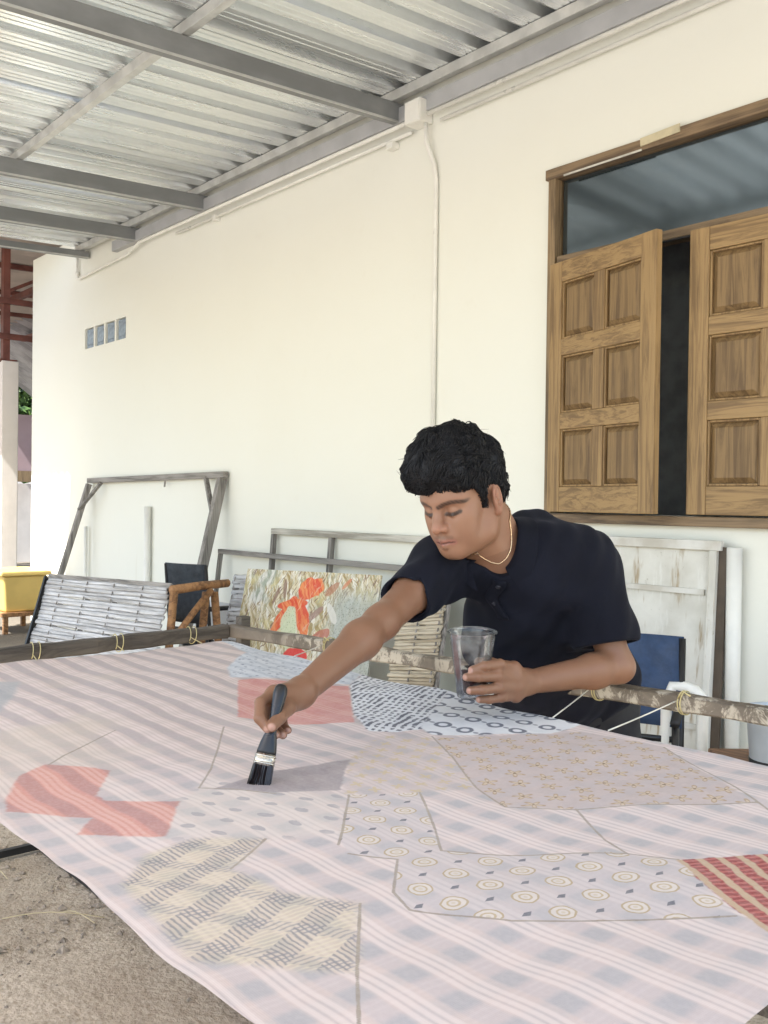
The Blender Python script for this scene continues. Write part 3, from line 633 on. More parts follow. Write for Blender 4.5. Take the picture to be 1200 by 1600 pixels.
for xx in (-15.9, -10.4): MB().box((xx-.04, -7.1, -.05), (xx+.04, -7.02, 3.94)).build('steel_post', M_RUST, cp)  # posts under the added, unseen bay
for yy in (-1.55, 3.0): MB().box((-15.9, yy-.05, -.05), (-15.8, yy+.05, 3.86)).build('steel_post', M_RUST, cp)
sd_ = empty('shed', (-17, 2.2, 0)); tag(sd_, 'distant mauve shed with a drooping zinc roof behind the column', 'shed')
MB().box((-17.5, 1.0, 1.72), (-17.3, 3.6, 2.75)).build('wall', M_PINKW, sd_)
MB().box((-17.2, .9, 1.52), (-17.0, 3.5, 1.715)).build('beam', M_WOODF, sd_)
for yy in (1.75, 2.35): MB().box((-17.15, yy-.05, -.05), (-17.05, yy+.05, 1.515)).build('post', M_GREYW, sd_)
MB().box((-18.3, .6, -.05), (-18.2, 4.2, 1.5)).build('back_wall', M_CONC, sd_)
V = []; n = 31
for j in range(13):
    t = j/12; y0 = 3.6-3.1*t; z0 = 3.15+1.35*(1-t)**2.2*0+1.2*math.sin(t*1.25)
    for i in range(n): V.append((-19+i*.14, 1.1+2.6*(1-t), 3.05+1.25*(1-(1-t)**1.7)*(1)+.02*math.cos(i*math.pi)))
V2 = []
MB().add(V, [(j*n+i, j*n+i+1, (j+1)*n+i+1, (j+1)*n+i) for j in range(12) for i in range(n-1)]).build('roof', M_OLDROOF, sd_)
def leaf_crown(cx, cy, cz, rx, ry, rz, n, s, seed):
    R = np.random.default_rng(seed); V = []; F = []
    c = R.normal(size=(40, 3)); c /= np.linalg.norm(c, axis=1)[:, None]; c *= R.uniform(.3, 1, (40, 1))**.5
    for i in range(n):
        p = c[R.integers(40)]+R.normal(size=3)*.16; p = p*np.array([rx, ry, rz])+np.array([cx, cy, cz]); a = R.normal(size=3); a /= np.linalg.norm(a); b = np.cross(a, R.normal(size=3)); b /= np.linalg.norm(b); sc = s*R.uniform(.6, 1.4)
        k = len(V); V += [p-a*sc, p+b*sc*.4, p+a*sc, p-b*sc*.4]; F.append((k, k+1, k+2, k+3))
    return np_mesh('crown', np.array(V), np.array(F), None, None, False)
M_LEAF = plain('leaf_green', (.085, .15, .03), .6, 0, .5, 3)
for (x, y, z, r, h, lab) in ((-21.5, 3.6, 3.1, 1.5, 2.0, 'small green tree showing behind the distant mauve shed'), (-26, 8, 3.6, 3.2, 2.0, 'broad green tree far behind the house end')):
    t = empty('tree', (x, y, 0)); tag(t, lab, 'tree'); MB().tube([(x, y, -.05), (x+.1, y, h*.6), (x-.05, y+.1, z)], [.12, .09, .04], 8).build('trunk', M_WOODF, t, True)
    for kk in range(4):
        an = kk*1.6; MB().tube([(x+.03, y, h*.8), (x+.5*math.cos(an)*r, y+.5*math.sin(an)*r, z+.2)], [.05, .015], 6).build('limb', M_WOODF, t, True)
    cr = leaf_crown(x, y, z, r, r, r*.75, 5000, .10*r**.5, int(-x)); cr.data.materials.append(M_LEAF); cr.parent = t; cr.matrix_parent_inverse = Matrix.Translation((-x, -y, 0))
bwall = MB().box((-34, 11, -.05), (-33.7, -16, 2.2)).build('boundary_wall', M_CONC); tag(bwall, 'pale plastered boundary wall in the distance at the far left', 'wall')
# ------------------------------------------------------------------ stretching frame
def mk_wax():
    m = Mat('waxed_dark_timber', .55); v = m.pos(); n = m.noise(v, 7, 5, .65, .8); n2 = m.noise(m.scaled(v, (1, 1, .6)), 22, 5, .7, .5); n3 = m.noise(v, 3, 2)
    x, y, z = m.xyz(v)
    c = m.mix(n.step(.35, .65), (.16, .13, .10), (.085, .068, .05)); w = n2.step(.49, .57)*(n3.step(.30, .45)*x.step(-2.35, -2.1)).mx(n2.step(.60, .66)*.5)
    c = m.mix(w*.8, c, (.43, .385, .31)); m.set('Base Color', c); m.bump(n2, .5, .003); return m.m
M_WAX = mk_wax()
M_BARK = wood('dark_bar_wood', (.115, .095, .075), (.05, .04, .032), 1.0, 1, .7)
sf = empty('stretching_frame', (-1.4, -2.4, 0)); tag(sf, 'dark waxed timber frame on legs that the cloth is stretched on', 'frame')
ZB = .842
bA = np.array([-2.505, -1.958, ZB]); bB = np.array([.08, -1.618, ZB]); bC = np.array([-2.405, -3.35, ZB-.004])
def wob_bar(a, b, w, h, name, mat, n=26):
    P = []; a = np.array(a, float); b = np.array(b, float); t = (b-a)/np.linalg.norm(b-a); sd = np.cross(t, (0, 0, 1)); V = []
    for i in range(n):
        s = i/(n-1); c = a+(b-a)*s; ww = w*(1+.10*math.sin(i*1.7)+.06*math.sin(i*4.1)); hh = h*(1+.09*math.sin(i*2.3+1)+.06*math.sin(i*5.3))
        for x, y in ((-.5,-.38),(-.38,-.5),(.38,-.5),(.5,-.38),(.5,.38),(.38,.5),(-.38,.5),(-.5,.38)): V.append(c+sd*x*ww+np.array([0, 0, y*hh]))
    F = [(i*8+k, i*8+(k+1) % 8, (i+1)*8+(k+1) % 8, (i+1)*8+k) for i in range(n-1) for k in range(8)]+[tuple(range(7, -1, -1)), tuple((n-1)*8+k for k in range(8))]
    return MB().add(V, F).build(name, mat, sf)
wob_bar(bA, bB, .036, .036, 'back_bar', M_WAX); wob_bar(bA+(.0, -.022, 0), bC, .036, .040, 'side_bar', M_BARK)
wob_bar((.03, -1.66, ZB-.002), (.10, -3.2, ZB-.004), .036, .036, 'side_bar', M_WAX)
for (x, y) in ((-2.50, -1.92), (-2.445, -3.30), (.045, -1.60), (.13, -3.16)):
    wb_ = MB().bar((x, y, -.01), (x, y, .885), .034, .034, (1, 0, 0)); wb_.build('leg', M_BARK, sf, bevel=.003)
MB().bar((-2.50, -1.90, .25), (-.10, -1.60, .25), .025, .03).build('low_rail', M_BARK, sf)
# a dark bar frame lying on the ground underneath
gf_ = empty('ground_frame', (-2.2, -2.4, 0)); tag(gf_, 'flat dark metal bar frame lying on the sand under the cloth', 'frame')
MB().bar((-3.297, -2.9, .012), (-3.297, -2.19, .012), .022, .024).build('bar', M_BLACK, gf_); MB().bar((-3.309, -2.245, .012), (-1.2, -2.255, .012), .030, .026).build('bar', M_BLACK, gf_)
# dry grass stalks
stalk = plain('dry_grass', (.50, .42, .26), .8)
for i, (x, y, a, l) in enumerate(((-2.80, -2.55, .9, .30), (-2.73, -2.40, .35, .14), (-3.2, -2.45, .1, .12))):
    o = MB().tube([(x+l*t*math.cos(a)-.02*math.sin(3*t), y+l*t*math.sin(a), .006+.012*math.sin(3.1*t)) for t in np.linspace(0, 1, 7)], .0016, 5).build('grass_stalk', stalk, None, True)
    tag(o, ('long dry grass stalk on the sand at the lower left', 'shorter dry stalk beside the long one on the sand', 'dry stalk on the sand near the metal bar end')[i], 'stalk')

# ------------------------------------------------------------------ the cloth
REG=dict(
 red1=[(-1.903,-2.31),(-1.884,-2.272),(-1.794,-2.205),(-1.69,-2.143),(-1.4,-2.361),(-1.479,-2.446),(-1.606,-2.495)],
 red2=[(-1.485,-2.931),(-1.398,-2.86),(-1.289,-2.931),(-1.259,-2.93),(-1.189,-2.851),(-1.064,-2.937),(-1.138,-3.022),(-1.194,-2.977),(-1.285,-3.059),(-1.346,-3.04),(-1.441,-2.987)],
 red3=[(-0.611,-2.504),(-0.548,-2.404),(-0.502,-2.333),(-0.356,-2.668),(-0.446,-2.606),(-0.486,-2.583),(-0.54,-2.554)],
 dark=[(-1.202,-2.528),(-1.168,-2.568),(-1.091,-2.637),(-1.138,-2.722),(-1.213,-2.786),(-1.232,-2.661)],
 hatch=[(-1.7,-2.131),(-1.804,-1.996),(-1.651,-1.988),(-1.484,-2.015),(-1.402,-2.133),(-1.28,-2.288),(-1.29,-2.349),(-1.333,-2.381),(-1.456,-2.318)],
 wring=[(-1.484,-2.015),(-1.318,-2.013),(-1.106,-2.031),(-1.113,-2.121),(-1.243,-2.304),(-1.291,-2.287),(-1.402,-2.133)],
 wdot=[(-2.498,-2.034),(-2.203,-2.0),(-1.869,-2.01),(-1.804,-1.996),(-1.7,-2.131),(-1.82,-2.186),(-1.934,-2.312),(-2.049,-2.251),(-2.195,-2.101)],
 flower=[(-1.229,-2.317),(-1.081,-2.071),(-0.914,-2.056),(-0.658,-2.229),(-0.816,-2.428),(-0.891,-2.5),(-0.977,-2.463),(-1.119,-2.378)],
 ochre=[(-1.211,-2.521),(-1.297,-2.389),(-1.229,-2.317),(-1.119,-2.378),(-0.977,-2.463),(-1.011,-2.551),(-1.077,-2.645)],
 ring=[(-1.013,-2.549),(-0.826,-2.686),(-0.779,-2.644),(-0.677,-2.535),(-0.611,-2.5),(-0.54,-2.554),(-0.487,-2.592),(-0.548,-2.673),(-0.634,-2.772),(-0.723,-2.833),(-0.764,-2.82),(-0.837,-2.749),(-0.887,-2.785),(-0.932,-2.764),(-1.066,-2.641)],
 beige=[(-0.95,-3.05),(-1.025,-2.983),(-1.032,-2.918),(-0.986,-2.84),(-0.921,-2.931),(-0.834,-2.92),(-0.762,-2.869),(-0.654,-2.961),(-0.706,-3.015),(-0.759,-3.071),(-0.852,-3.062)],
 dabs=[(-1.194,-2.849),(-1.275,-2.749),(-1.164,-2.739),(-1.072,-2.648),(-0.941,-2.757),(-0.986,-2.84),(-1.032,-2.918),(-1.058,-2.94)],
 teal=[(-2.237,-2.793),(-2.183,-2.722),(-2.026,-2.794),(-1.908,-2.86),(-1.921,-2.905)],
)
LINES=[
 [(-1.066,-2.641),(-0.947,-2.747),(-0.915,-2.779)],
 [(-1.013,-2.549),(-0.889,-2.636),(-0.826,-2.686)],
 [(-1.121,-2.375),(-0.982,-2.459),(-0.887,-2.499),(-0.815,-2.431),(-0.656,-2.227)],
 [(-0.817,-2.429),(-0.715,-2.502),(-0.665,-2.526)],
 [(-0.826,-2.686),(-0.774,-2.638),(-0.665,-2.526),(-0.611,-2.5)],
 [(-0.837,-2.749),(-0.764,-2.82),(-0.723,-2.833),(-0.634,-2.772),(-0.548,-2.673),(-0.487,-2.592)],
 [(-0.762,-2.869),(-0.654,-2.961),(-0.56,-3.035)],
 [(-0.914,-2.056),(-0.775,-2.143),(-0.618,-2.248)],
 [(-1.553,-2.559),(-1.305,-2.732),(-1.235,-2.794)],
 [(-1.632,-2.743),(-1.521,-2.885),(-1.478,-2.928)],
 [(-0.986,-2.84),(-0.921,-2.931)],
 [(-0.887,-2.785),(-0.837,-2.749)],
 [(-1.236,-2.31),(-1.119,-2.378)],
 [(-1.232,-2.79),(-1.133,-2.725)],
]

CX0, CX1, CY0, CY1 = -2.425, -.352, -3.08, -2.035
def cloth_shape(s, t):
    x = CX0+(CX1-CX0)*s; y = CY0+(CY1-CY0)*t
    x = x-.030*math.sin(math.pi*t)*s**6*1.0+.012*math.sin(math.pi*t)*(1-s)**8
    farw = .016*abs(math.sin(math.pi*s*5.0+.4))-.010; y = y-farw*t**8
    y = y+(.006*math.sin(math.pi*s*7)-.004)*(1-t)**8
    return x, y
def cloth_z(x, y, s, t):
    d = math.sin(math.pi*s)*math.sin(math.pi*t)
    return .826-.010*d+.0030*math.sin(x*9+y*5)+.0018*math.sin(x*21-y*13)*(1-.5*d)+.0016*math.sin(x*6+y*34+2*math.sin(x*3))*(.4+.6*t)+.0012*math.sin(x*47+y*11)*(1-t)+.004*math.exp(-((t-1)/.06)**2)*math.sin(s*31)
def seg_dist(P, a, b):
    ab = b-a; t = np.clip(((P-a)@ab)/(ab@ab+1e-12), 0, 1); return np.linalg.norm(P-(a+t[:, None]*ab), axis=1)
def poly_sdf(P, poly):
    Q = np.array(poly); d = np.full(len(P), 9.0); ins = np.zeros(len(P), bool)
    for i in range(len(Q)):
        a, b = Q[i], Q[(i+1) % len(Q)]; d = np.minimum(d, seg_dist(P, a, b))
        c = ((a[1] > P[:, 1]) != (b[1] > P[:, 1])) & (P[:, 0] < (b[0]-a[0])*(P[:, 1]-a[1])/(b[1]-a[1]+1e-12)+a[0]); ins ^= c
    return np.where(ins, -d, d)
NS, NT = 820, 430
CV = []
for i in range(NS+1):
    for j in range(NT+1):
        s, t = i/NS, j/NT; x, y = cloth_shape(s, t); CV.append((x, y, cloth_z(x, y, s, t)))
CV = np.array(CV); ii = np.arange((NS+1)*(NT+1)).reshape(NS+1, NT+1)
CFc = np.stack([ii[:-1, :-1], ii[1:, :-1], ii[1:, 1:], ii[:-1, 1:]], -1).reshape(-1, 4)
def mk_cloth():
    m = Mat('batik_print', .85, 0, .25); v = m.pos(); x, y, z = m.xyz(v)
    wx = m.noise(v, 4.0, 2); wy = m.noise(m.scaled(v, (1, 1, 1), (0, 0, 1)), 4.3, 2); fine = m.noise(v, 160, 3, .6); mid = m.noise(v, 26, 4, .6); jit = m.noise(v, 60, 3)
    px = x+(wx-.5)*.016; py = y+(wy-.5)*.016
    def band(c, per, a, b, soft=.04, off=0.0):              # 1 inside the fraction range a..b of every period
        f = ((c+off)/per).fract(); return f.step(a-soft, a+soft)*f.step(b+soft, b-soft)
    P = .064
    # plaid: broad blue-grey bands both ways, fine white and grey lines
    bx = band(px, P, .10, .55, .09); by = band(py, P, .10, .50, .05)
    lx1 = band(px, P, .66, .72, .025); lx2 = band(px, P, .80, .86, .025); ly1 = band(py, P, .54, .64, .03)+band(py, P, .70, .80, .03); ly2 = band(py, P, .86, .96, .03)
    gx = band(px, P, .73, .78, .02); gy = band(py, P, .655, .685, .02)+band(py, P, .815, .845, .02)
    pink = m.mix(mid.step(.3, .7), (.62, .51, .48), (.585, .485, .46))
    c = m.mix(by*.7, pink, (.52, .455, .46)); c = m.mix(bx*.45, c, (.475, .44, .445)); c = m.mix(bx*by*.55, c, (.36, .36, .385))
    c = m.mix((lx1+lx2).mn(1.0)*.08, c, (.80, .73, .73)); c = m.mix((ly1+ly2).mn(1.0)*.65, c, (.72, .625, .595)); c = m.mix(gx*.06, c, (.58, .52, .54)); c = m.mix(gy*.5, c, (.50, .425, .43))
    # the far left is printed in warmer, duller stripes
    left = x.step(-1.0, -1.7); warm = m.mix(by, m.mix((ly1+ly2).mn(1.0), (.585, .475, .44), (.68, .575, .545)), (.43, .36, .36)); warm = m.mix(bx*.3, warm, (.52, .44, .39)); wn_ = m.noise(v, 3.2, 2)
    warm = m.mix(wn_.step(.5, .66)*.5, warm, (.58, .50, .40))
    c = m.mix(left*.85, c, warm)
    def inside(name, soft=.0035): return (m.attr('d_'+name)+(jit-.5)*.010).step(soft, -soft)
    # grey dabs on a pale ground
    def lattice(a, b, rot, ox, oy, stag=0.0):
        ca, sa = math.cos(rot), math.sin(rot); u = (px*ca+py*sa)/a+ox; w = (py*ca-px*sa)/b+oy
        if stag: u = u+w.floor()*stag
        return (u.fract()-.5)*a, (w.fract()-.5)*b, u.floor(), w.floor()
    def ring(dx, dy, r, w, ex=1.0): d = (dx*dx*ex+dy*dy).sqrt()+(jit-.5)*.006; return (d-r).abs().step(w*1.25, w*.55)
    def disc(dx, dy, r, ex=1.0): d = (dx*dx*ex+dy*dy).sqrt()+(jit-.5)*.004; return d.step(r*1.12, r*.88)
    dx, dy, _, _ = lattice(.050, .044, .3, .2, .1, .5); base = m.mix(.45, c, (.61, .55, .50)); base = m.mix(disc(dx+(mid-.5)*.012, dy+(jit-.5)*.010, .0066, .35)*.75, base, (.33, .31, .33)); c = m.mix(inside('dabs', .02), c, base)
    # ochre woven hatch
    hx = band(px+py*.5, .064, 0.0, .5, .03); h1 = band(py+(mid-.5)*.012, .0068, .1, .5, .15); h2 = band(px+(mid-.5)*.012, .0068, .1, .5, .15)
    hb = m.mix(hx*h1*.85, m.mix(.55, c, (.54, .45, .31)), (.20, .20, .215)); hb = m.mix((hx*-1.0+1.0)*h2*.7, hb, (.66, .585, .44)); hb = m.mix(band(px*.8-py, .075, .1, .45, .03)*h2*.7, hb, (.20, .20, .23)); c = m.mix(inside('beige', .010)*.92, c, hb)
    # ochre blossoms
    def petals(dx, dy, r, n, amp, ph=0.0): an = dy.atan2(dx); d = (dx*dx+dy*dy).sqrt(); return (d-((an*n+ph).cos()*amp+1.0)*r)
    dx, dy, iu, iw = lattice(.046, .050, .5, .1, .4, .5); ph = iu*1.7+iw*2.3; dx = dx+(iu*12.9+iw*7.3).sin()*.007; dy = dy+(iu*4.1+iw*9.7).sin()*.007; pd = petals(dx, dy, .0115, 5.0, .5, ph)+(jit-.5)*.010
    fb = m.mix(mid.step(.4, .6), (.53, .44, .42), (.49, .41, .395)); fb = m.mix(band(px, P, .1, .5, .05)*.35, fb, (.48, .435, .45)); fl = m.mix(pd.step(.002, -.001)*.8, fb, (.40, .275, .155)); fl = m.mix(pd.step(-.0035, -.0060)*.7, fl, (.62, .51, .38)); fl = m.mix(disc(dx, dy, .0025), fl, (.22, .15, .09)); c = m.mix(inside('flower'), c, fl)
    dx, dy, iu, iw = lattice(.036, .036, .2, .3, .2, .5); pd = petals(dx, dy, .0075, 4.0, .5, iu*1.1+iw*.7)+(jit-.5)*.008; fl2 = m.mix(pd.step(.002, -.001)*.8, m.mix(.5, fb, c), (.55, .44, .27)); c = m.mix(inside('ochre', .006), c, fl2)
    # rings with small dark drops between
    dx, dy, iu, iw = lattice(.0492, .0622, .085, .58, .17); rb = m.mix(.5, c, (.50, .46, .47)); o_ = disc(dx, dy, .0155, 1.15); rb = m.mix(o_*.65, rb, (.68, .61, .54)); rb = m.mix(ring(dx, dy, .0150, .0014, 1.15)*.9, rb, (.42, .32, .185)); rb = m.mix(ring(dx, dy, .0072, .0015, 1.1)*.85, rb, (.47, .36, .21)); rb = m.mix(disc(dx, dy, .0025), rb, (.58, .50, .40))
    ex_, ey_, _, _ = lattice(.0492, .0622, .085, 1.08, .67); tri = (ex_.abs()*1.6+ey_.abs()*.8-(ex_*.35)).step(.0075, .0055); rb = m.mix(tri*.9, rb, (.13, .135, .16)); c = m.mix(inside('ring'), c, rb)
    # white corner with navy hatch, rings and dots
    wb_ = m.mix(mid.step(.4, .7), (.70, .71, .735), (.62, .63, .66))
    t1 = band(px*.9+py*.45+(mid-.5)*.022, .0165, .1, .60, .07); t2 = band(py*.95-px*.3+(mid-.5)*.022, .0200, .1, .60, .07); hh = m.mix((t1*t2).mx(t1*mid.step(.5, .56))*.95, wb_, (.075, .08, .11)); c = m.mix(inside('hatch'), c, hh)
    dx, dy, _, _ = lattice(.052, .064, .15, .3, .1, .5); wr = m.mix(ring(dx, dy, .0130, .0048)*.95, wb_, (.10, .11, .15)); ex_, ey_, _, _ = lattice(.052, .064, .15, .8, .1, .5); wr = m.mix(disc(ex_, ey_, .0045, .5)*.8, wr, (.16, .17, .21)); c = m.mix(inside('wring'), c, wr)
    dd = m.voro(v, 58); wd = m.mix(dd.step(.30, .22)*.8, m.mix(mid, wb_, (.48, .52, .58)), (.17, .20, .27)); wd = m.mix(band(py+(jit-.5)*.02, .035, .1, .5, .1)*.4, wd, (.33, .38, .45)); c = m.mix(inside('wdot', .006), c, wd)
    # red patches, tinted over the stripes
    rd = m.mix((ly1+ly2).mn(1.0)*.55+fine*.1, m.mix(by*.85, (.58, .225, .175), (.40, .17, .15)), (.68, .37, .31)); r1 = m.mix((ly1+ly2).mn(1.0)*.5, m.mix(mid.step(.35, .65), (.55, .20, .17), (.61, .27, .23)), (.63, .35, .30))
    c = m.mix(inside('red2')*.80, c, rd); c = m.mix(inside('red1')*.86, c, r1)
    t3 = band(px*.6+py+(jit-.5)*.010, .030, .1, .5, .06); t4 = band(px-py*.5+(jit-.5)*.008, .0115, .1, .5, .12); r3 = m.mix(t3, (.285, .055, .050), (.50, .36, .24)); r3 = m.mix(t4*(t3*-1.0+1.0)*.75, r3, (.52, .16, .13)); c = m.mix(inside('red3', .002), c, r3)
    dk = m.mix(mid.step(.35, .65), (.265, .225, .24), (.33, .285, .295)); wet = inside('dark', .003); c = m.mix(wet*.9, c, dk)
    c = m.mix(inside('teal', .01)*.8, c, m.mix(mid, (.27, .30, .33), (.44, .43, .42)))
    ld = m.attr('d_line')+(jit-.5)*.0022; c = m.mix(ld.step(.0026, .0012)*.85, c, m.mix(mid, (.23, .19, .17), (.40, .34, .25)))
    c = m.mix(fine.step(.35, .7)*.10, c, (.74, .69, .66))
    m.set('Base Color', c); m.set('Roughness', wet.step(0, 1, .85, .55))
    m.b.inputs['Sheen Weight'].default_value = .1
    wv = (x*2600.0).sin()*.5+(y*2600.0).sin()*.5; m.bump(mid*1.2+wv*.15+fine*.4, .25, .002)
    # thin cotton lets some light through
    nt = m.nt; tr = nt.nodes.new('ShaderNodeBsdfTranslucent'); nt.links.new(c.k, tr.inputs[0]); ms = nt.nodes.new('ShaderNodeMixShader'); ms.inputs[0].default_value = .12
    nt.links.new(m.b.outputs[0], ms.inputs[1]); nt.links.new(tr.outputs[0], ms.inputs[2]); nt.links.new(ms.outputs[0], nt.nodes['Material Output'].inputs['Surface'])
    return m.m
cloth = np_mesh('batik_cloth', CV, CFc, mk_cloth()); tag(cloth, 'long pale patchwork batik cloth stretched flat in front of the man', 'cloth')
P2 = CV[:, :2]
for kname, poly in REG.items():
    at = cloth.data.attributes.new('d_'+kname, 'FLOAT', 'POINT'); at.data.foreach_set('value', poly_sdf(P2, poly).astype(np.float32))
dl = np.full(len(P2), 9.0)
for ln in LINES:
    L_ = [np.array(q) for q in ln]
    for a, b in zip(L_[:-1], L_[1:]): dl = np.minimum(dl, seg_dist(P2, a, b))
at = cloth.data.attributes.new('d_line', 'FLOAT', 'POINT'); at.data.foreach_set('value', dl.astype(np.float32))
# strings tying the cloth to the frame
M_STR = plain('pale_string', (.72, .70, .62), .8); M_YST = plain('yellowed_string', (.55, .47, .24), .8)
def bar_y(x): return bA[1]+(bB[1]-bA[1])*(x-bA[0])/(bB[0]-bA[0])
ties = [(-1.16, -2.045, -1.25, 'string tying the cloth edge to the bar below the man\'s forearm'), (-1.03, -2.045, -1.055, 'pale string knotted to the bar right of the man\'s elbow'), (-.60, -2.045, -.62, 'string tying the right end of the far cloth edge'), (-2.05, -2.03, -2.08, 'string tying the cloth edge below the painted flower panel')]
for x, y, xb, lab in ties:
    yb = bar_y(xb); rt = empty('tie_string', (x, y, .83)); tag(rt, lab, 'string', 'strings tying the far cloth edge')
    q = [np.array([x, y-.012, .832])*(1-t)+np.array([xb, yb-.020, ZB+.006])*t+np.array([0, 0, -.001*math.sin(math.pi*t)]) for t in np.linspace(0, 1, 8)]
    MB().tube(q, .0014, 6).build('cord', M_STR, rt, True)
    ln_ = [np.array([xb+.012*(t/6.3), yb+.0215*math.cos(t*2.0)*1.12, ZB+.0215*math.sin(t*2.0)*1.12]) for t in np.linspace(0, 6.3, 40)]; MB().tube(ln_, .0014, 5).build('loop', M_YST, rt, True)
    MB().tube([np.array([xb+.004, yb-.024, ZB+.012]), np.array([xb+.02, yb-.032, ZB+.03]), np.array([xb+.035, yb-.028, ZB+.022])], .0018, 5).build('loose_end', M_YST, rt, True)
for i, (y, xs_) in enumerate(((-2.12, -2.425), (-2.36, -2.42), (-2.60, -2.415), (-2.84, -2.415))):
    xb = bA[0]+(bC[0]-bA[0])*(y-bA[1])/(bC[1]-bA[1]); rt = empty('tie_string', (xb, y, .83)); tag(rt, ('string tying the cloth to the side bar nearest its far corner', 'second string from the far corner along the side bar', 'third string from the far corner along the side bar', 'fourth string from the far corner along the side bar')[i], 'string', 'strings along the side bar')
    MB().tube([np.array([xb+.0235*math.cos(t), y+.003*t, ZB+.0255*math.sin(t)]) for t in np.linspace(-.6, 9.0, 34)], .0014, 5).build('loop', M_YST, rt, True)
    MB().tube([np.array([xb+.020, y, ZB-.003]), np.array([-2.395, y-.006, .831])], .0014, 5).build('cord', M_YST, rt, True)
# ------------------------------------------------------------------ sculpting by distance fields, meshed with surface nets
def unit(v): v = np.asarray(v, float); return v/np.linalg.norm(v)
class Field:
    def __init__(s): s.ops = []
    def _add(s, mode, fn, k, lo, hi): s.ops.append((mode, fn, k, np.array(lo, float)-.03-k, np.array(hi, float)+.03+k))
    def cone(s, a, b, ra, rb, k=.01, mode='u', flat=None, fx=1.0):
        """round cone; flat = direction along which the section is scaled by fx (<1 thinner)"""
        a = np.array(a, float); b = np.array(b, float); ab = b-a; l2 = ab@ab+1e-12
        fl = None if flat is None else unit(flat); R = max(ra, rb)
        def fn(P):
            t = np.clip((P-a)@ab/l2, 0, 1); q = P-(a+t[:, None]*ab)
            if fl is not None: q = q+np.outer(q@fl, fl)*(1/fx-1)
            return np.sqrt((q*q).sum(1))-(ra+(rb-ra)*t)
        s._add(mode, fn, k, np.minimum(a, b)-R, np.maximum(a, b)+R); return s
    def ell(s, c, axes, rad, k=.01, mode='u'):
        c = np.array(c, float); A = np.array([unit(q) for q in axes]); r = np.array(rad, float); rm = r.min(); R = r.max()
        def fn(P):
            q = ((P-c)@A.T)/r; n = np.sqrt((q*q).sum(1)); g = np.sqrt(((q/r)**2).sum(1))
            return n*(n-1)/(g+1e-9)
        s._add(mode, fn, k, c-R, c+R); return s
    def plane(s, p, n, k=.004, lo=(-9, -9, -9), hi=(9, 9, 9)):   # cuts away the side the normal points to
        p = np.array(p, float); n = unit(n); s._add('i', lambda P: (P-p)@n, k, lo, hi); return s
    def func(s, fn, lo, hi, k=.004, mode='u'): s._add(mode, fn, k, lo, hi); return s
    def warp(s, fn): s.ops.append(('w', fn, 0, np.full(3, -99.), np.full(3, 99.))); return s
    def __call__(s, P, lo=None, hi=None):
        d = np.full(len(P), .5)
        for mode, fn, k, l, h in s.ops:
            if lo is not None and mode in 'us' and (np.any(l > hi) or np.any(h < lo)): continue
            if mode == 'w': d = d+fn(P, d); continue
            e = fn(P)
            if mode == 'u': g = np.maximum(k-np.abs(d-e), 0)/k; d = np.minimum(d, e)-g*g*k*.25
            else:
                if mode == 's': e = -e
                g = np.maximum(k-np.abs(d-e), 0)/k; d = np.maximum(d, e)+g*g*k*.25
        return d
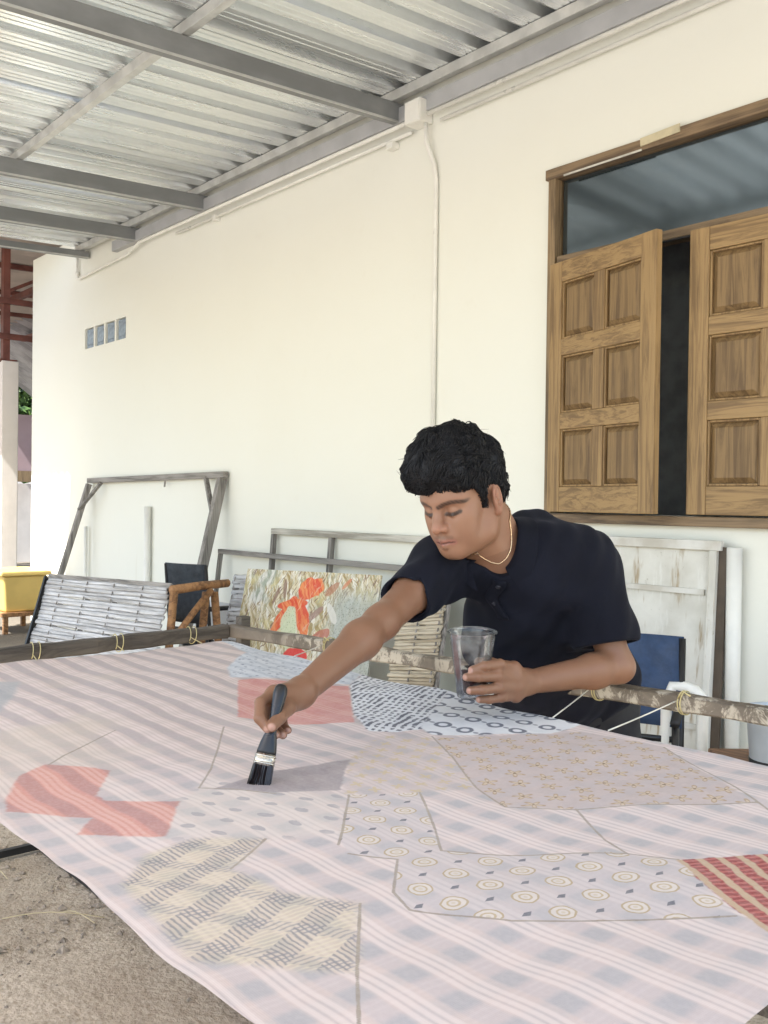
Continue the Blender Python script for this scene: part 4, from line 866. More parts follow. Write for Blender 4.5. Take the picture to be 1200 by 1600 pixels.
def surface_net(field, lo, hi, h, B=8):
    lo = np.array(lo, float); hi = np.array(hi, float); nb = np.ceil((hi-lo)/(B*h)).astype(int)
    gi = np.stack(np.meshgrid(*[np.arange(n) for n in nb], indexing='ij'), -1).reshape(-1, 3)
    cen = lo+(gi+.5)*B*h; keep = []
    for i in range(0, len(cen), 4000):
        c = cen[i:i+4000]; keep.append(np.abs(field(c, c.min(0)-.06, c.max(0)+.06)) < B*h*1.25)
    gi = gi[np.concatenate(keep)]; NN = (nb*B+4).astype(np.int64)
    loc = np.stack(np.meshgrid(*[np.arange(B+1)]*3, indexing='ij'), -1).reshape(-1, 3)
    cells_k = []; cells_p = []; edges = []
    key = lambda q: ((q[..., 0]+1)*NN[1]+q[..., 1]+1)*NN[2]+q[..., 2]+1
    CH = 48; n1 = B+1
    for i in range(0, len(gi), CH):
        g = gi[i:i+CH]; idx = (g[:, None, :]*B+loc[None]); P = lo+idx.reshape(-1, 3)*h
        D = field(P, P.min(0)-.002, P.max(0)+.002).reshape(len(g), n1, n1, n1)
        acc = np.zeros((len(g), B, B, B, 3)); cnt = np.zeros((len(g), B, B, B))
        for ax in range(3):
            for o1 in (0, 1):
                for o2 in (0, 1):
                    sl0 = [slice(None)]*4; sl1 = [slice(None)]*4; oth = [a for a in range(3) if a != ax]
                    sl0[ax+1] = slice(0, B); sl1[ax+1] = slice(1, B+1)
                    for a, o in zip(oth, (o1, o2)): sl0[a+1] = slice(o, o+B); sl1[a+1] = slice(o, o+B)
                    d0 = D[tuple(sl0)]; d1 = D[tuple(sl1)]; cr = (d0 < 0) != (d1 < 0); t = np.where(cr, d0/np.where(cr, d0-d1, 1), 0)
                    q = np.zeros(d0.shape+(3,)); q[..., ax] = t; q[..., oth[0]] = o1; q[..., oth[1]] = o2
                    acc += q*cr[..., None]; cnt += cr
        m = cnt > 0; w = np.argwhere(m); cell = g[w[:, 0]]*B+w[:, 1:]
        cells_k.append(key(cell)); cells_p.append(lo+(cell+acc[m]/cnt[m][:, None])*h)
        for ax in range(3):
            sl1 = [slice(None)]+[slice(0, B)]*3; sl1[ax+1] = slice(1, B+1); d0 = D[:, :B, :B, :B]; d1 = D[tuple(sl1)]
            w = np.argwhere((d0 < 0) != (d1 < 0))
            if len(w): edges.append((ax, g[w[:, 0]]*B+w[:, 1:], d0[tuple(w.T)] < 0))
    K = np.concatenate(cells_k); V = np.concatenate(cells_p); o = np.argsort(K); K = K[o]; V = V[o]; F = []
    for ax, e, ins in edges:
        b, c = [(1, 2), (2, 0), (0, 1)][ax]; ids = []; ok = np.ones(len(e), bool)
        for ob, oc in ((0, 0), (-1, 0), (-1, -1), (0, -1)):
            q = e.copy(); q[:, b] += ob; q[:, c] += oc; kk = key(q); p = np.clip(np.searchsorted(K, kk), 0, len(K)-1); ok &= K[p] == kk; ids.append(p)
        ids = np.stack(ids, 1)[ok]; ins = ins[ok]; ids[~ins] = ids[~ins][:, ::-1]; F.append(ids)
    return V, np.concatenate(F)
def grad(field, P, e=.0012):
    g = np.zeros_like(P)
    for a in range(3):
        d = np.zeros(3); d[a] = e; g[:, a] = field(P+d)-field(P-d)
    return g/(np.linalg.norm(g, axis=1)[:, None]+1e-12)
def snap(field, P, off=0.0, it=12, maxstep=.03):
    P = np.array(P, float)
    for _ in range(it): P = P-grad(field, P)*np.clip(field(P)-off, -maxstep, maxstep)[:, None]*.8
    return P

# ------------------------------------------------------------------ pose
J = dict(head=W(725, 775, 1.91), neck=W(818, 862, 2.05), nk=W(786, 866, 2.01), Rs=W(690, 884, 2.00), Re=W(596, 972, 1.78), Rw=W(470, 1082, 1.565),
         Ls=W(908, 884, 2.00), Le=W(966, 1042, 1.96), Lw=W(824, 1066, 1.855), chest=W(815, 950, 2.09), belly=W(870, 1025, 2.20), pel=W(885, 1085, 2.33))
# head axes: he looks down towards the brush, turned to the left of the picture
yaw, pit, rol = math.radians(43), math.radians(22), math.radians(2)
fh = -math.sin(yaw)*CR-math.cos(yaw)*CF; HL = math.cos(yaw)*CR-math.sin(yaw)*CF
HF = math.cos(pit)*fh-math.sin(pit)*CU; HU = math.cos(pit)*CU+math.sin(pit)*fh
HL, HU = math.cos(rol)*HL+math.sin(rol)*HU, math.cos(rol)*HU-math.sin(rol)*HL
HM = np.array([HL, HF, HU]); H0 = J['head']
HS = .955
def hd(x, y, z): return H0+HS*(np.array([x, y, z])@HM)
def head_local(P): return (P-H0)@HM.T/HS
side = unit(J['Ls']-J['Rs']); spine = unit(J['neck']-J['pel']); front = unit(np.cross(side, spine)); front = front if front@(-CF) > 0 else -front

body = Field()
# torso and neck
body.ell(J['chest']+side*.018, (side, spine, front), (.125, .19, .090), .03); body.ell(J['belly'], (side, spine, front), (.115, .16, .085), .05); body.ell(J['pel'], (side, spine, front), (.15, .12, .105), .05)
body.cone(J['Rs'], J['Ls'], .048, .048, .05); body.cone(J['neck']-spine*.06, J['nk']-.03*spine, .085, .055, .04)
body.cone(J['nk']-.012*front, hd(0, -.035, -.03), .054, .052, .03); body.cone(J['nk']+.012*front-side*.006, hd(.0, .010, -.072), .044, .040, .03)
# arms
for s_, (a, b, c) in (('R', ('Rs', 'Re', 'Rw')), ('L', ('Ls', 'Le', 'Lw'))):
    A, Bq, C_ = J[a], J[b], J[c]; body.cone(A, A*.5+Bq*.5, .044, .038, .03); body.cone(A*.5+Bq*.5, Bq, .038, .0315, .02); m1 = Bq*.72+C_*.28
    body.cone(Bq, m1, .0315, .0340, .02); body.cone(m1, C_, .0340, .0230, .02)
# head
def hell(c, r, k=.02, mode='u'): body.ell(hd(*c), (HL, HF, HU), np.array(r)*HS, k, mode)
def hcone(a, b, ra, rb, k=.012, mode='u', flat=None, fx=1.0): body.cone(hd(*a), hd(*b), ra, rb, k, mode, None if flat is None else np.array(flat, float)@HM, fx)
hell((0, -.014, .036), (.074, .094, .082), .02); hell((0, .030, .036), (.064, .062, .058), .03)
hell((0, .040, -.030), (.053, .050, .070), .03); hell((0, .046, -.066), (.042, .040, .036), .03)
for s in (-1, 1):
    hcone((s*.053, -.004, -.040), (s*.0455, .012, -.074), .017, .0145, .03); hcone((s*.0455, .012, -.074), (s*.016, .070, -.089), .0155, .0145, .03)
    hell((s*.040, .058, -.020), (.021, .021, .019), .025); hell((s*.030, .066, -.050), (.022, .02, .024), .025)
    hcone((s*.012, .086, .020), (s*.046, .070, .021), .0105, .0085, .016)
hcone((-.006, .080, -.088), (.006, .080, -.088), .0165, .0165, .02)
for s in (-1, 1):
    hell((s*.030, .0955, -.002), (.0175, .013, .0115), .014, 's')
    hell((s*.030, .0745, -.003), (.0142, .0125, .0125), .004)                              # lowered lids over the eyeball
    hcone((s*.016, .0850, -.0080), (s*.030, .0868, -.0110), .0022, .0026, .004); hcone((s*.030, .0868, -.0110), (s*.046, .0755, -.0072), .0026, .002, .004)
hcone((0, .089, .016), (0, .101, -.012), .0080, .0090, .012); hcone((0, .101, -.012), (0, .1135, -.031), .0082, .0098, .008)
for s in (-1, 1):
    hell((s*.0120, .100, -.034), (.0082, .0105, .0080), .007); hell((s*.0070, .108, -.0425), (.0038, .0050, .0032), .003, 's')
hell((0, .088, -.056), (.026, .014, .015), .014)                                            # muzzle
hcone((0, .1010, -.0575), (0, .099, -.048), .003, .004, .006)
for s in (-1, 1):
    hcone((0, .1010, -.0595), (s*.024, .0855, -.0640), .0054, .0026, .007); hcone((0, .0985, -.0715), (s*.022, .0845, -.0665), .0068, .0028, .008)
    hcone((0, .1075, -.0655), (s*.025, .0905, -.0658), .0015, .0012, .003, 's')
for s in (-1, 1):                                                                           # ears
    ax = unit(np.array([s*.93, -.30, .0])@HM); up_ = unit(np.array([0, -.18, .98])@HM); fw = np.cross(up_, ax)
    body.ell(hd(s*.0765, -.012, -.012), (ax, fw, up_), (.0085, .0185, .0315), .006); body.ell(hd(s*.0850, -.009, -.009), (ax, fw, up_), (.0090, .0115, .0205), .003, 's'); body.ell(hd(s*.0760, -.005, -.038), (ax, fw, up_), (.006, .010, .010), .006)
    body.ell(hd(s*.0785, -.0115, -.004), (ax, fw, up_), (.004, .006, .013), .003); body.ell(hd(s*.079, .001, -.016), (ax, fw, up_), (.004, .005, .008), .004)
# hands: joints of each finger, root to tip
def finger(pts, rad, k=.004, kroot=.012):
    for i in range(len(pts)-1): body.cone(W(*pts[i]), W(*pts[i+1]), rad[i], rad[i+1], kroot if i == 0 else k)
TIPS = []
LH = [[(803, 1044, 1.815), (781, 1038, 1.778), (757, 1041, 1.755), (738, 1047, 1.757)], [(806, 1059, 1.812), (778, 1057, 1.770), (749, 1058, 1.747), (729, 1058, 1.755)],
      [(807, 1074, 1.815), (780, 1075, 1.772), (753, 1078, 1.750), (735, 1079, 1.757)], [(806, 1087, 1.825), (784, 1090, 1.785), (764, 1093, 1.768), (749, 1093, 1.772)]]
for i, f in enumerate(LH):
    r = (.0105, .0100, .0092, .0080) if i < 3 else (.0095, .0088, .0080, .0070); finger(f, r); TIPS.append((W(*f[3]), -CF*.6-CR*.6))
    body.cone(J['Lw'], W(*f[0]), .019, .0125, .012)
body.cone(W(815, 1060, 1.842), W(806, 1072, 1.83), .017, .015, .01)
finger([(818, 1056, 1.865), (794, 1042, 1.885), (768, 1036, 1.872), (748, 1034, 1.852)], (.014, .0118, .0105, .009))
RH = [[(428, 1083, 1.500), (407, 1098, 1.470), (405, 1122, 1.447), (418, 1139, 1.443)], [(434, 1086, 1.515), (415, 1108, 1.497), (417, 1135, 1.475), (431, 1148, 1.463)],
      [(442, 1090, 1.527), (428, 1115, 1.517), (431, 1140, 1.495), (442, 1148, 1.478)], [(450, 1095, 1.535), (441, 1116, 1.532), (443, 1134, 1.515), (450, 1141, 1.500)]]
for i, f in enumerate(RH):
    r = (.0098, .0092, .0084, .0072) if i < 3 else (.0088, .0080, .0072, .0062); finger(f, r, .003, .010); TIPS.append((W(*f[3]), -CF))
    body.cone(J['Rw'], W(*f[0]), .021, .0115, .012)
finger([(464, 1094, 1.548), (449, 1106, 1.495), (436, 1121, 1.462), (425, 1135, 1.436)], (.0155, .0128, .0110, .0090), .004, .014); TIPS.append((W(425, 1135, 1.436), -CF))

P_all = np.array([v for v in J.values()])
V, F = surface_net(body, (P_all.min(0)-.19).tolist(), (P_all.max(0)+.19).tolist(), .0024)
person = empty('person', (J['pel'][0], J['pel'][1], 0)); tag(person, 'man in a navy polo shirt leaning over the stretched cloth to paint it', 'person')
def mk_skin():
    m = Mat('skin', .48, 0, .4); v = m.co('Object'); a = m.attr('tint', 'Color'); n = m.noise(v, 24, 4); f = m.noise(v, 420, 3)
    c = m.mix(n.step(.3, .7)*.18, a, (.23, .105, .065)); m.set('Base Color', c); m.b.inputs['Subsurface Weight'].default_value = .12
    m.b.inputs['Subsurface Radius'].default_value = (.012, .005, .003); m.b.inputs['Subsurface Scale'].default_value = .6; m.bump(f+n*.5, .12, .001); m.set('Roughness', n.step(.3, .7, .36, .52)); return m.m
bo = np_mesh('body', V, F, mk_skin(), person)
Q = head_local(V); inh = (np.abs(Q[:, 0]) < .1) & (np.abs(Q[:, 1]) < .13) & (Q[:, 2] > -.14) & (Q[:, 2] < .14)
colr = np.tile(np.array([.235, .118, .068]), (len(V), 1)); colr[inh] = (.29, .148, .087)
armm = np.minimum(np.linalg.norm(V-J['Re'], axis=1), np.linalg.norm(V-J['Le'], axis=1))
def blend(mask, c): 
    global colr
    colr = colr*(1-mask[:, None])+np.array(c)*mask[:, None]
def sst(x, a, b): t = np.clip((x-a)/(b-a), 0, 1); return t*t*(3-2*t)
ax_ = np.abs(Q[:, 0]); fr_ = inh & (Q[:, 1] > .05)
def arc(pts): 
    d = np.full(len(V), 9.0); q3 = np.stack([ax_, Q[:, 2]], 1)
    for a, b in zip(pts[:-1], pts[1:]): d = np.minimum(d, seg_dist(q3, np.array(a), np.array(b)))
    return d
hairn = .5+.5*np.sin(Q[:, 0]*900+Q[:, 2]*500)
blend(fr_*sst(arc([(.010, .0125), (.022, .0170), (.036, .0190), (.048, .0175), (.057, .0140)]), .0064, .0026)*(.70+.3*hairn), (.025, .016, .013))            # brows
blend(fr_*sst(arc([(.0, -.0640), (.012, -.0635), (.023, -.0655)]), .0085, .0050)*.65, (.32, .125, .10))                           # lips
blend(fr_*sst(arc([(.0, -.0655), (.024, -.0658)]), .0022, .0010)*.85, (.09, .03, .025))
blend(fr_*sst(arc([(.004, -.052), (.022, -.055)]), .006, .002)*.40, (.07, .045, .035))                                             # faint moustache
blend(fr_*sst(arc([(.0165, -.0070), (.022, -.0078), (.030, -.0082), (.038, -.0074), (.047, -.0050)]), .0055, .0026)*.93, (.018, .012, .010))                       # lashes, broadened to paint the shadow of the lowered eye
blend(fr_*sst(arc([(.0, -.030), (.009, -.034)]), .016, .006)*.25, (.50, .21, .13))
blend((inh & (ax_ > .074)).astype(float)*.15, (.46, .17, .12))
for tp, nd in TIPS:
    d = np.linalg.norm(V-(tp+unit(nd)*.007), axis=1); blend(sst(d, .0075, .0045)*.7, (.58, .34, .27))
ca = bo.data.color_attributes.new('tint', 'FLOAT_COLOR', 'POINT'); ca.data.foreach_set('color', np.concatenate([colr, np.ones((len(V), 1))], 1).ravel().astype(np.float32))

# ------------------------------------------------------------------ hair
hair = Field()
def hairline(y): return np.interp(y, [-.13, -.095, -.055, -.036, -.026, .004, .010, .014, .028, .034, .048, .075, .13], [-.060, -.066, -.060, -.040, .016, .024, .012, -.022, -.024, .012, .032, .038, .044])
hair.ell(hd(0, -.018, .048), (HL, HF, HU), (.079, .090, .088), .03); hair.ell(hd(-.012, .050, .080), (HL, HF, HU), (.072, .056, .047), .035); hair.ell(hd(-.004, .012, .122), (HL, HF, HU), (.058, .060, .034), .03); hair.ell(hd(0, -.060, -.01), (HL, HF, HU), (.055, .040, .057), .03)
for s in (-1, 1): hair.ell(hd(s*.0655, .022, .004), (HL, HF, HU), (.010, .011, .027), .012); hair.ell(hd(s*.050, .046, .058), (HL, HF, HU), (.027, .034, .030), .02)
hair.warp(lambda P, d: (lambda q: .0060*np.sin(q[:, 0]*95+np.sin(q[:, 1]*70)*1.5+q[:, 2]*30)*np.sin(q[:, 1]*80+q[:, 2]*60)+.003*np.sin(q[:, 0]*190+q[:, 1]*140)*np.sin(q[:, 2]*170))(head_local(P)))
hair.func(lambda P: (lambda q: (hairline(q[:, 1]+.0015*np.sin(q[:, 0]*300))-q[:, 2]+.0035*np.sin(q[:, 0]*150+1)*np.sin(q[:, 0]*63))*.75)(head_local(P)), H0-.2, H0+.2, .006, 'i')
hv, hf = surface_net(hair, H0-.17, H0+.17, .0030)
def mk_hair():
    m = Mat('black_hair', .55, 0, .3); v = m.co('Object'); n = m.noise(v, 220, 3); m.set('Base Color', m.mix(n, (.004, .004, .005), (.009, .008, .009))); m.bump(n, .5, .002); return m.m
M_HAIR = mk_hair()
ho = np_mesh('hair', hv, hf, M_HAIR, person)
hn = grad(hair, hv); hq = head_local(hv); R_ = np.random.default_rng(11)
def tufts(n, ln, rad, seed, jitter, stand):
    R = np.random.default_rng(seed); sel = R.choice(len(hv), n); p = hv[sel]; nn = hn[sel]; q = hq[sel]
    # combed from the crown forwards and to the sides
    flow = HF[None]*np.where(q[:, 1] > -.04, 1.0, -.3)[:, None]-HU[None]*np.where(q[:, 2] > .06, .25, 1.2)[:, None]+HL[None]*(np.sign(q[:, 0])*.35)[:, None]
    sw = np.sin(q[:, 0]*70+q[:, 1]*45+2*np.sin(q[:, 2]*40)); bn0 = np.cross(nn, flow); flow = flow+bn0*(sw*.6)[:, None]+R.normal(size=(n, 3))*jitter
    t = flow-nn*(flow*nn).sum(1)[:, None]; t /= np.linalg.norm(t, axis=1)[:, None]+1e-9; bn = np.cross(nn, t); edge = np.clip((q[:, 2]-hairline(q[:, 1]))/.022, .22, 1); L = ln*R.uniform(.6, 1.3, n)*edge; curl = np.sin(q[:, 0]*110+q[:, 2]*60+q[:, 1]*50)*.8+R.normal(size=n)*.35; off = stand*R.uniform(.1, 1.0, n)**2; K = 7; pts = []
    for k in range(K):
        u = k/(K-1); c = p+t*(L*u)[:, None]+bn*(curl*L*.42*u*u)[:, None]; lv = .0005+off*math.sin(min(1, u*1.2)*2.4)
        for _ in range(5): c = c-grad(hair, c)*np.clip(hair(c)-lv, -.006, .006)[:, None]
        pts.append(c)
    pts = np.stack(pts, 1); V = np.zeros((n, K, 3, 3)); tt = np.gradient(pts, axis=1); tt /= np.linalg.norm(tt, axis=2)[..., None]+1e-9; b2 = np.cross(nn[:, None, :], tt); b2 /= np.linalg.norm(b2, axis=2)[..., None]+1e-9; n2 = np.cross(tt, b2)
    for k in range(K):
        r = rad*(1-.88*(k/(K-1))**1.6)
        for a in range(3): V[:, k, a] = pts[:, k]+b2[:, k]*r*math.cos(a*2.094)*1.5+n2[:, k]*r*math.sin(a*2.094)
    base = (np.arange(n)*K*3)[:, None]; F = []
    for k in range(K-1):
        for a in range(3): F.append(np.stack([base[:, 0]+k*3+a, base[:, 0]+k*3+(a+1) % 3, base[:, 0]+(k+1)*3+(a+1) % 3, base[:, 0]+(k+1)*3+a], 1))
    return V.reshape(-1, 3), np.concatenate(F)
tv, tf = tufts(5600, .036, .0012, 5, .08, .004); tag(np_mesh('hair_locks', tv, tf, M_HAIR, ho), kind='stuff')

# ------------------------------------------------------------------ polo shirt
shirt = Field()
def folds(P, d):
    q = P; return .0060*np.sin((q@side)*34+np.sin((q@spine)*21)*1.3)*np.sin((q@spine)*17+1.0)+.0036*np.sin((q@spine)*58+(q@side)*37+np.sin((q@front)*30))+.0016*np.sin((q@side)*90-(q@spine)*70)
shirt.ell(J['chest']+side*.018, (side, spine, front), (.150, .21, .120), .03); shirt.ell(J['belly']+front*.005, (side, spine, front), (.138, .19, .120), .06); shirt.ell(J['pel']+spine*.02, (side, spine, front), (.170, .14, .125), .06)
shirt.cone(J['Rs']+spine*.0, J['Ls'], .060, .058, .06); shirt.cone(J['neck']-spine*.06, J['nk']-.02*spine, .098, .070, .04)
shirt.cone(W(838, 852, 2.10), W(905, 872, 2.05), .080, .066, .05)
RsE = J['Rs']*.36+J['Re']*.64; LsE = W(949, 1000, 1.965)
shirt.cone(J['Rs'], RsE, .068, .054, .035); shirt.cone(J['Ls'], LsE, .068, .069, .035)
shirt.warp(folds)
dR = unit(J['Re']-J['Rs']); dL = unit(W(952, 1020, 1.96)-W(930, 900, 2.0)); bb = lambda c, r: (np.array(c)-r, np.array(c)+r)
RH_c = J['Rs']+dR*.168; LH_c = W(948, 1008, 1.965)
shirt.func(lambda P: np.minimum((P-RH_c)@dR, .09-np.linalg.norm(P-RH_c, axis=1)+.02), *bb(RH_c, .2), .003, 'i')
def lcut(P):                                                 # cuts the end of the left sleeve only
    e = (P-LH_c)@dL; return np.minimum(e, .105-np.linalg.norm(P-LH_c-dL*.03, axis=1))
shirt.func(lcut, *bb(LH_c, .2), .003, 'i')
shirt.cone(J['Rs']*.55+J['Re']*.45, J['Re'], .043, .0475, .006, 's'); shirt.cone(J['Ls']*.42+J['Le']*.58, J['Le']+dL*.03, .048, .0625, .006, 's')
NA = unit(hd(0, -.012, -.06)-J['nk']); VP_ = W(773, 914, 1.93); NFr = VP_-J['nk']; NFr = unit(NFr-NA*(NFr@NA)); NS_ = np.cross(NA, NFr)
shirt.cone(J['nk']-NA*.03, J['nk']+NA*.15, .057, .075, .01, 's'); shirt.cone(W(784, 872, 1.94), W(774, 908, 1.90), .036, .010, .008, 's')
sv, sf_ = surface_net(shirt, P_all.min(0)-.22, P_all.max(0)+.22, .0034)
def mk_shirt():
    m = Mat('navy_pique_cotton', .88, 0, .25); v = m.co('Object'); n = m.noise(v, 9, 4); w = m.voro(v, 520); m.set('Base Color', m.mix(n.step(.3, .7), (.0030, .0035, .0082), (.0050, .0058, .0125))); m.b.inputs['Sheen Weight'].default_value = .05; m.b.inputs['Sheen Roughness'].default_value = .4; m.b.inputs['Sheen Tint'].default_value = (.25, .3, .5, 1); m.bump(w+n*2.0, .25, .0012); return m.m
M_SHIRT = mk_shirt(); sho = np_mesh('polo_shirt', sv, sf_, M_SHIRT, person)
# collar: a stand that folds over and lies on the shoulders, with points at the front
def height_on(dr, r):                                        # where the shirt surface lies, seen along the neck axis
    hs = np.linspace(.10, -.16, 131); P = J['nk']+dr*r+NA[None, :]*hs[:, None]; d = shirt(P); k = np.argmax(d < 0)
    return hs[k] if d[k] < 0 else None
def collar():
    n = 56; V = []; last = None; angs = [math.radians(20+320*i/n) for i in range(n+1)]; H_ = []
    for an in angs:
        dr = NFr*math.cos(an)+NS_*math.sin(an); H_.append([height_on(dr, r) for r in (.066, .084, .102, .124)])
    A = np.array([[np.nan if v is None else v for v in r] for r in H_])
    for j in range(4):
        c_ = A[:, j]; ok = ~np.isnan(c_); c_ = np.interp(np.arange(n+1), np.arange(n+1)[ok], c_[ok]); q = np.pad(c_, 4, mode='edge'); A[:, j] = np.convolve(q, np.ones(9)/9, 'valid')
    for i, an in enumerate(angs):
        dr = NFr*math.cos(an)+NS_*math.sin(an); e = abs(an-math.pi)/math.pi; tip = max(0, (e-.5)/.39); h0 = A[i, 0]; st = .020-.006*tip; R3 = .098+.016*tip
        rows = [(.058, h0-.012), (.060, h0+st*.5), (.063, h0+st), (.070, h0+st+.001), (.084, max(A[i, 1]+.009, h0+st-.022)), (R3-.004, np.interp(R3, (.084, .102, .124), A[i, 1:])+.0075), (R3, np.interp(R3, (.084, .102, .124), A[i, 1:])+.0045)]
        V += [J['nk']+dr*r+NA*h for r, h in rows]
    m_ = 7; F = [(i*m_+j, (i+1)*m_+j, (i+1)*m_+j+1, i*m_+j+1) for i in range(n) for j in range(m_-1)]
    o = MB().add(V, F).build('collar', M_SHIRT, sho, True); sd = o.modifiers.new('thickness', 'SOLIDIFY'); sd.thickness = .003; sd.offset = 0; ss = o.modifiers.new('smooth', 'SUBSURF'); ss.levels = 1; ss.render_levels = 2; return o
collar()
# placket with buttons, from the open neck down the chest
pl = [W(772-6*t, 918+75*t, 1.90+.03*t) for t in np.linspace(0, 1, 12)]; ps = snap(shirt, np.array(pl), .002); V = []
for p in ps: V += [p-CR*.015, p+CR*.0, p+CR*.015]
V = list(snap(shirt, np.array(V), .0030)); o = MB().add(V, [(3*i+j, 3*i+j+1, 3*i+j+4, 3*i+j+3) for i in range(len(ps)-1) for j in (0, 1)]).build('placket', M_SHIRT, sho, True); sd = o.modifiers.new('thickness', 'SOLIDIFY'); sd.thickness = .0025
for i in (3, 8):
    g_ = grad(shirt, ps[i:i+1])[0]; MB().lathe([(.0001, 0), (.0052, 0), (.0055, .001), (.0045, .0022), (.0001, .0018)], ps[i]+g_*.0025, g_, 14).build('button', plain('dark_button', (.02, .02, .028), .3), sho, True)
# gold chain round the neck, hanging into the open collar
fr_pts = np.array([W(u, v, 1.93) for u, v in ((806, 812), (808, 828), (806, 844), (801, 860), (793, 874), (781, 884), (768, 881), (757, 872), (750, 860), (746, 846))])
rs_ = np.linspace(0, 1, 40)*(len(fr_pts)-1); fr_pts = np.stack([np.interp(rs_, np.arange(len(fr_pts)), fr_pts[:, k]) for k in range(3)], 1); fr_pts = snap(body, fr_pts, .0016)
a0, a1 = [math.atan2((p-J['nk'])@NS_, (p-J['nk'])@NFr) for p in (fr_pts[0], fr_pts[-1])]; h0, h1 = [(p-J['nk'])@NA for p in (fr_pts[0], fr_pts[-1])]
if a1 > a0: a1 -= 2*math.pi
sgn = 1 if (a0-a1) < math.pi else -1; sweep = 2*math.pi-abs(a0-a1) if (a0-a1) < math.pi else abs(2*math.pi-(a0-a1))
bk_ = [J['nk']+(NFr*math.cos(a1-sgn*sweep*s)+NS_*math.sin(a1-sgn*sweep*s))*.06+NA*(h1+(h0-h1)*s) for s in np.linspace(.02, .98, 40)]
bk_ = snap(body, np.array(bk_), .0016); ch = MB().tube(list(fr_pts)+list(bk_)+[fr_pts[0]], .0014, 6, False).build('necklace', plain('gold_chain', (.80, .58, .36), .25, .9, .2, 200), person, True)
# trousers and shoes
tro = Field(); hipL = J['pel']+side*.085-spine*.03; hipR = J['pel']-side*.085-spine*.03; pd_ = unit(np.array([front[0], front[1], 0])); sd2 = unit(np.array([side[0], side[1], 0])); g0 = np.array([J['pel'][0], J['pel'][1], 0])
tro.ell(J['pel'], (side, spine, front), (.162, .125, .118), .04); feet = []
for s, hp in ((1, hipL), (-1, hipR)):
    kn = g0+sd2*s*.12+pd_*.03+np.array([0, 0, .44]); an = g0+sd2*s*.14-pd_*.06+np.array([0, 0, .09]); tro.cone(hp, kn, .092, .070, .03); tro.cone(kn, an, .070, .058, .02); feet.append(an)
    tro.plane(an-np.array([0, 0, .035]), (0, 0, -1))
tro.warp(lambda P, d: .004*np.sin(P[:, 2]*40+np.sin(P[:, 0]*30)*2)*np.sin(P[:, 1]*33))
tv2, tf2 = surface_net(tro, g0-np.array([.4, .4, .05]), g0+np.array([.4, .4, 1.1]), .006); np_mesh('trousers', tv2, tf2, plain('black_trouser_cloth', (.010, .011, .016), .85, 0, .2, 20), person)
shoe = Field()
for an in feet:
    b0 = np.array([an[0], an[1], .036]); shoe.ell(b0+pd_*.065, (pd_, sd2, (0, 0, 1)), (.135, .047, .046), .02); shoe.cone(b0-pd_*.01, an+np.array([0, 0, -.005]), .046, .040, .02)
for an in feet:
    one = Field(); b0 = np.array([an[0], an[1], .036]); one.ell(b0+pd_*.065, (pd_, sd2, (0, 0, 1)), (.135, .047, .046), .02); one.cone(b0-pd_*.01, an+np.array([0, 0, -.005]), .046, .040, .02); one.plane((0, 0, 0.0), (0, 0, -1))
    v2, f2 = surface_net(one, b0-.22, b0+.22, .006); np_mesh('shoe', v2, f2, plain('dark_shoe', (.02, .02, .022), .5), person)

# ------------------------------------------------------------------ brush
bt = W(404, 1229, 1.412); btop = W(441, 1069, 1.478); bx_ = unit(btop-bt); bw = unit(np.cross(bx_, CF)); bn_ = np.cross(bx_, bw); BL_ = np.linalg.norm(btop-bt)
br = empty('paint_brush', bt); tag(br, 'flat paint brush with black handle and silver ferrule in his right hand', 'brush')
def flat_loft(secs, n=18, power=2.6):
    V = []
    for t, w_, th in secs:
        for k in range(n):
            a = 2*math.pi*k/n; c, s = math.cos(a), math.sin(a); V.append(bt+bx_*t*BL_+bw*w_*math.copysign(abs(c)**(2/power), c)+bn_*th*math.copysign(abs(s)**(2/power), s))
    m_ = len(secs); F = [(i*n+k, i*n+(k+1) % n, (i+1)*n+(k+1) % n, (i+1)*n+k) for i in range(m_-1) for k in range(n)]+[tuple(range(n-1, -1, -1)), tuple((m_-1)*n+k for k in range(n))]
    return MB().add(V, F)
M_BH = plain('black_lacquer', (.012, .012, .014), .3, 0, .3, 9)
flat_loft([(.305, .0150, .0075), (.33, .0152, .0080), (.42, .0130, .0082), (.52, .0085, .0080), (.60, .0072, .0075), (.70, .0085, .0080), (.80, .0100, .0085), (.90, .0112, .0085), (.96, .0100, .0078), (.99, .0070, .0055), (1.0, .003, .0025)]).build('handle', M_BH, br, True)
fe = flat_loft([(.195, .0163, .0085), (.305, .0158, .0086)]).build('ferrule', plain('tin_ferrule', (.66, .63, .57), .28, .95, .25, 60), br, True)
for t in (.215, .25, .285): flat_loft([(t-.007, .0163, .0088), (t, .0172, .0097), (t+.007, .0163, .0088)]).build('crimp', fe.data.materials[0], fe, True)
bris = MB(); Rb = random.Random(4)
for i in range(420):
    a, b = Rb.uniform(-1, 1), Rb.uniform(-1, 1); p0 = bt+bx_*.20*BL_+bw*a*.0152+bn_*b*.0072; L_ = .20*BL_*Rb.uniform(.80, 1.0); spx = 1.12+Rb.uniform(-.06, .06)
    p1 = bt+bx_*(.20*BL_-L_)+bw*a*.0152*spx+bn_*b*.0065+CR*0; bris.tube([p0, p0*.5+p1*.5+bn_*Rb.uniform(-.0006, .0006), p1], [.0011, .0010, .0005], 3, False)
tag(bris.build('bristles', plain('wet_dark_bristle', (.018, .012, .012), .35), br), kind='stuff')

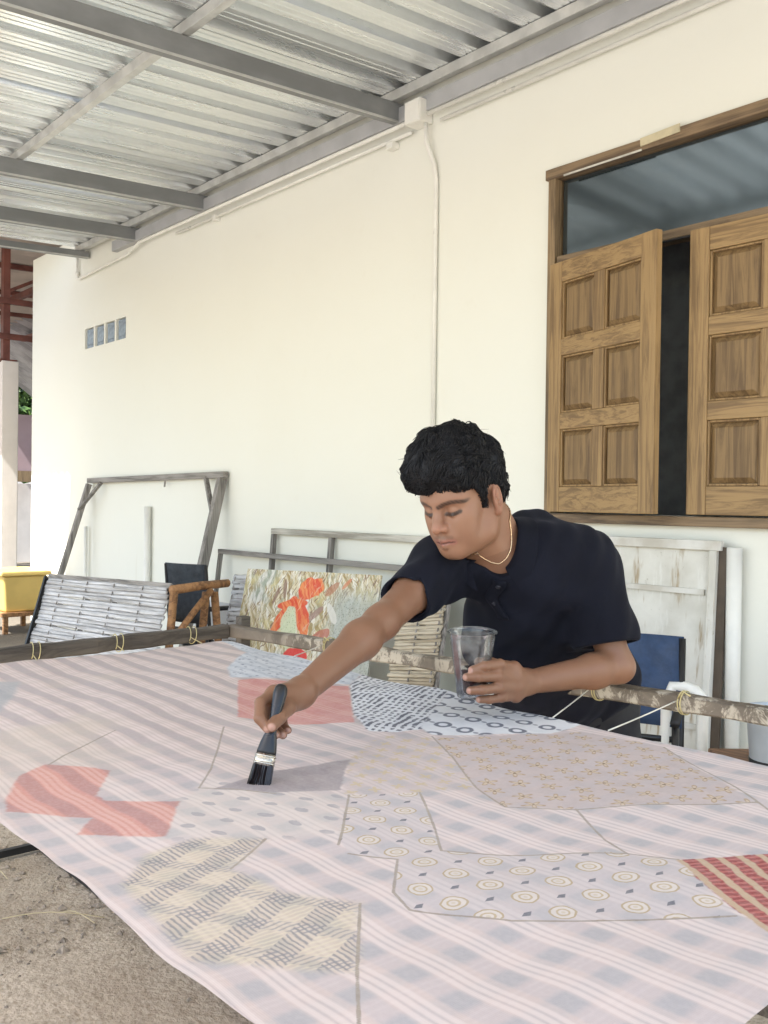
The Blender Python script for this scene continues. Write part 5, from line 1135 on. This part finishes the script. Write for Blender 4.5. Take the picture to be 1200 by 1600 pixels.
# ------------------------------------------------------------------ clear cup with a little dark dye
c0 = W(737, 1089, 1.812); c1_ = W(738, 986, 1.802); ca_ = unit(c1_-c0); CH_ = np.linalg.norm(c1_-c0)
cup = empty('plastic_cup', c0); tag(cup, 'clear plastic cup with a little dark dye in his left hand', 'cup')
def mk_clear():
    m = Mat('clear_plastic', .05); nt = m.nt; tr = nt.nodes.new('ShaderNodeBsdfTransparent'); tr.inputs[0].default_value = (.985, .987, .985, 1); gl = nt.nodes.new('ShaderNodeBsdfGlossy'); gl.inputs[0].default_value = (.95, .97, 1, 1); gl.inputs['Roughness'].default_value = .10
    df = nt.nodes.new('ShaderNodeBsdfDiffuse'); df.inputs[0].default_value = (.75, .75, .72, 1)
    lw = nt.nodes.new('ShaderNodeFresnel'); lw.inputs[0].default_value = 1.5; mx_ = nt.nodes.new('ShaderNodeMixShader'); m2 = nt.nodes.new('ShaderNodeMixShader')
    n = m.noise(m.co('Object'), 30, 3); fac = X(nt, lw.outputs[0])*.75; nt.links.new(fac.k, mx_.inputs[0]); nt.links.new(tr.outputs[0], mx_.inputs[1]); nt.links.new(gl.outputs[0], mx_.inputs[2])
    f2 = n.step(.45, .7, .0, .05); nt.links.new(f2.k, m2.inputs[0]); nt.links.new(mx_.outputs[0], m2.inputs[1]); nt.links.new(df.outputs[0], m2.inputs[2]); nt.links.new(m2.outputs[0], nt.nodes['Material Output'].inputs['Surface']); return m.m
M_CLEAR = mk_clear(); rb_, rt_ = .0285, .0445; th = .0009
def cr_(t): return rb_+(rt_-rb_)*t
out = [(.0001, .003), (rb_*.8, .003), (rb_*.9, 0), (rb_, .002)]+[(cr_(t)+(.0010 if abs(t-.80) < .012 or abs(t-.9) < .012 else 0), t*CH_) for t in np.linspace(.05, .97, 24)]+[(rt_+.0035, CH_*.975), (rt_+.0042, CH_*.985), (rt_+.0035, CH_*.997), (rt_, CH_)]
inn = [(cr_(t)-th, t*CH_) for t in np.linspace(.985, .06, 12)]+[(rb_*.85, .005), (.0001, .005)]
MB().lathe(out+inn, c0, ca_, 40).build('cup_wall', M_CLEAR, cup, True)
lq = [(.0001, .006), (rb_*.8, .006)]+[(cr_(t)-.0016, t*CH_) for t in (.07, .15, .24, .33, .42)]+[(.0001, .42*CH_)]
MB().lathe(lq, c0, ca_, 36).build('dye', plain('dark_maroon_dye', (.028, .008, .012), .12, 0, .2, 5), cup, True)
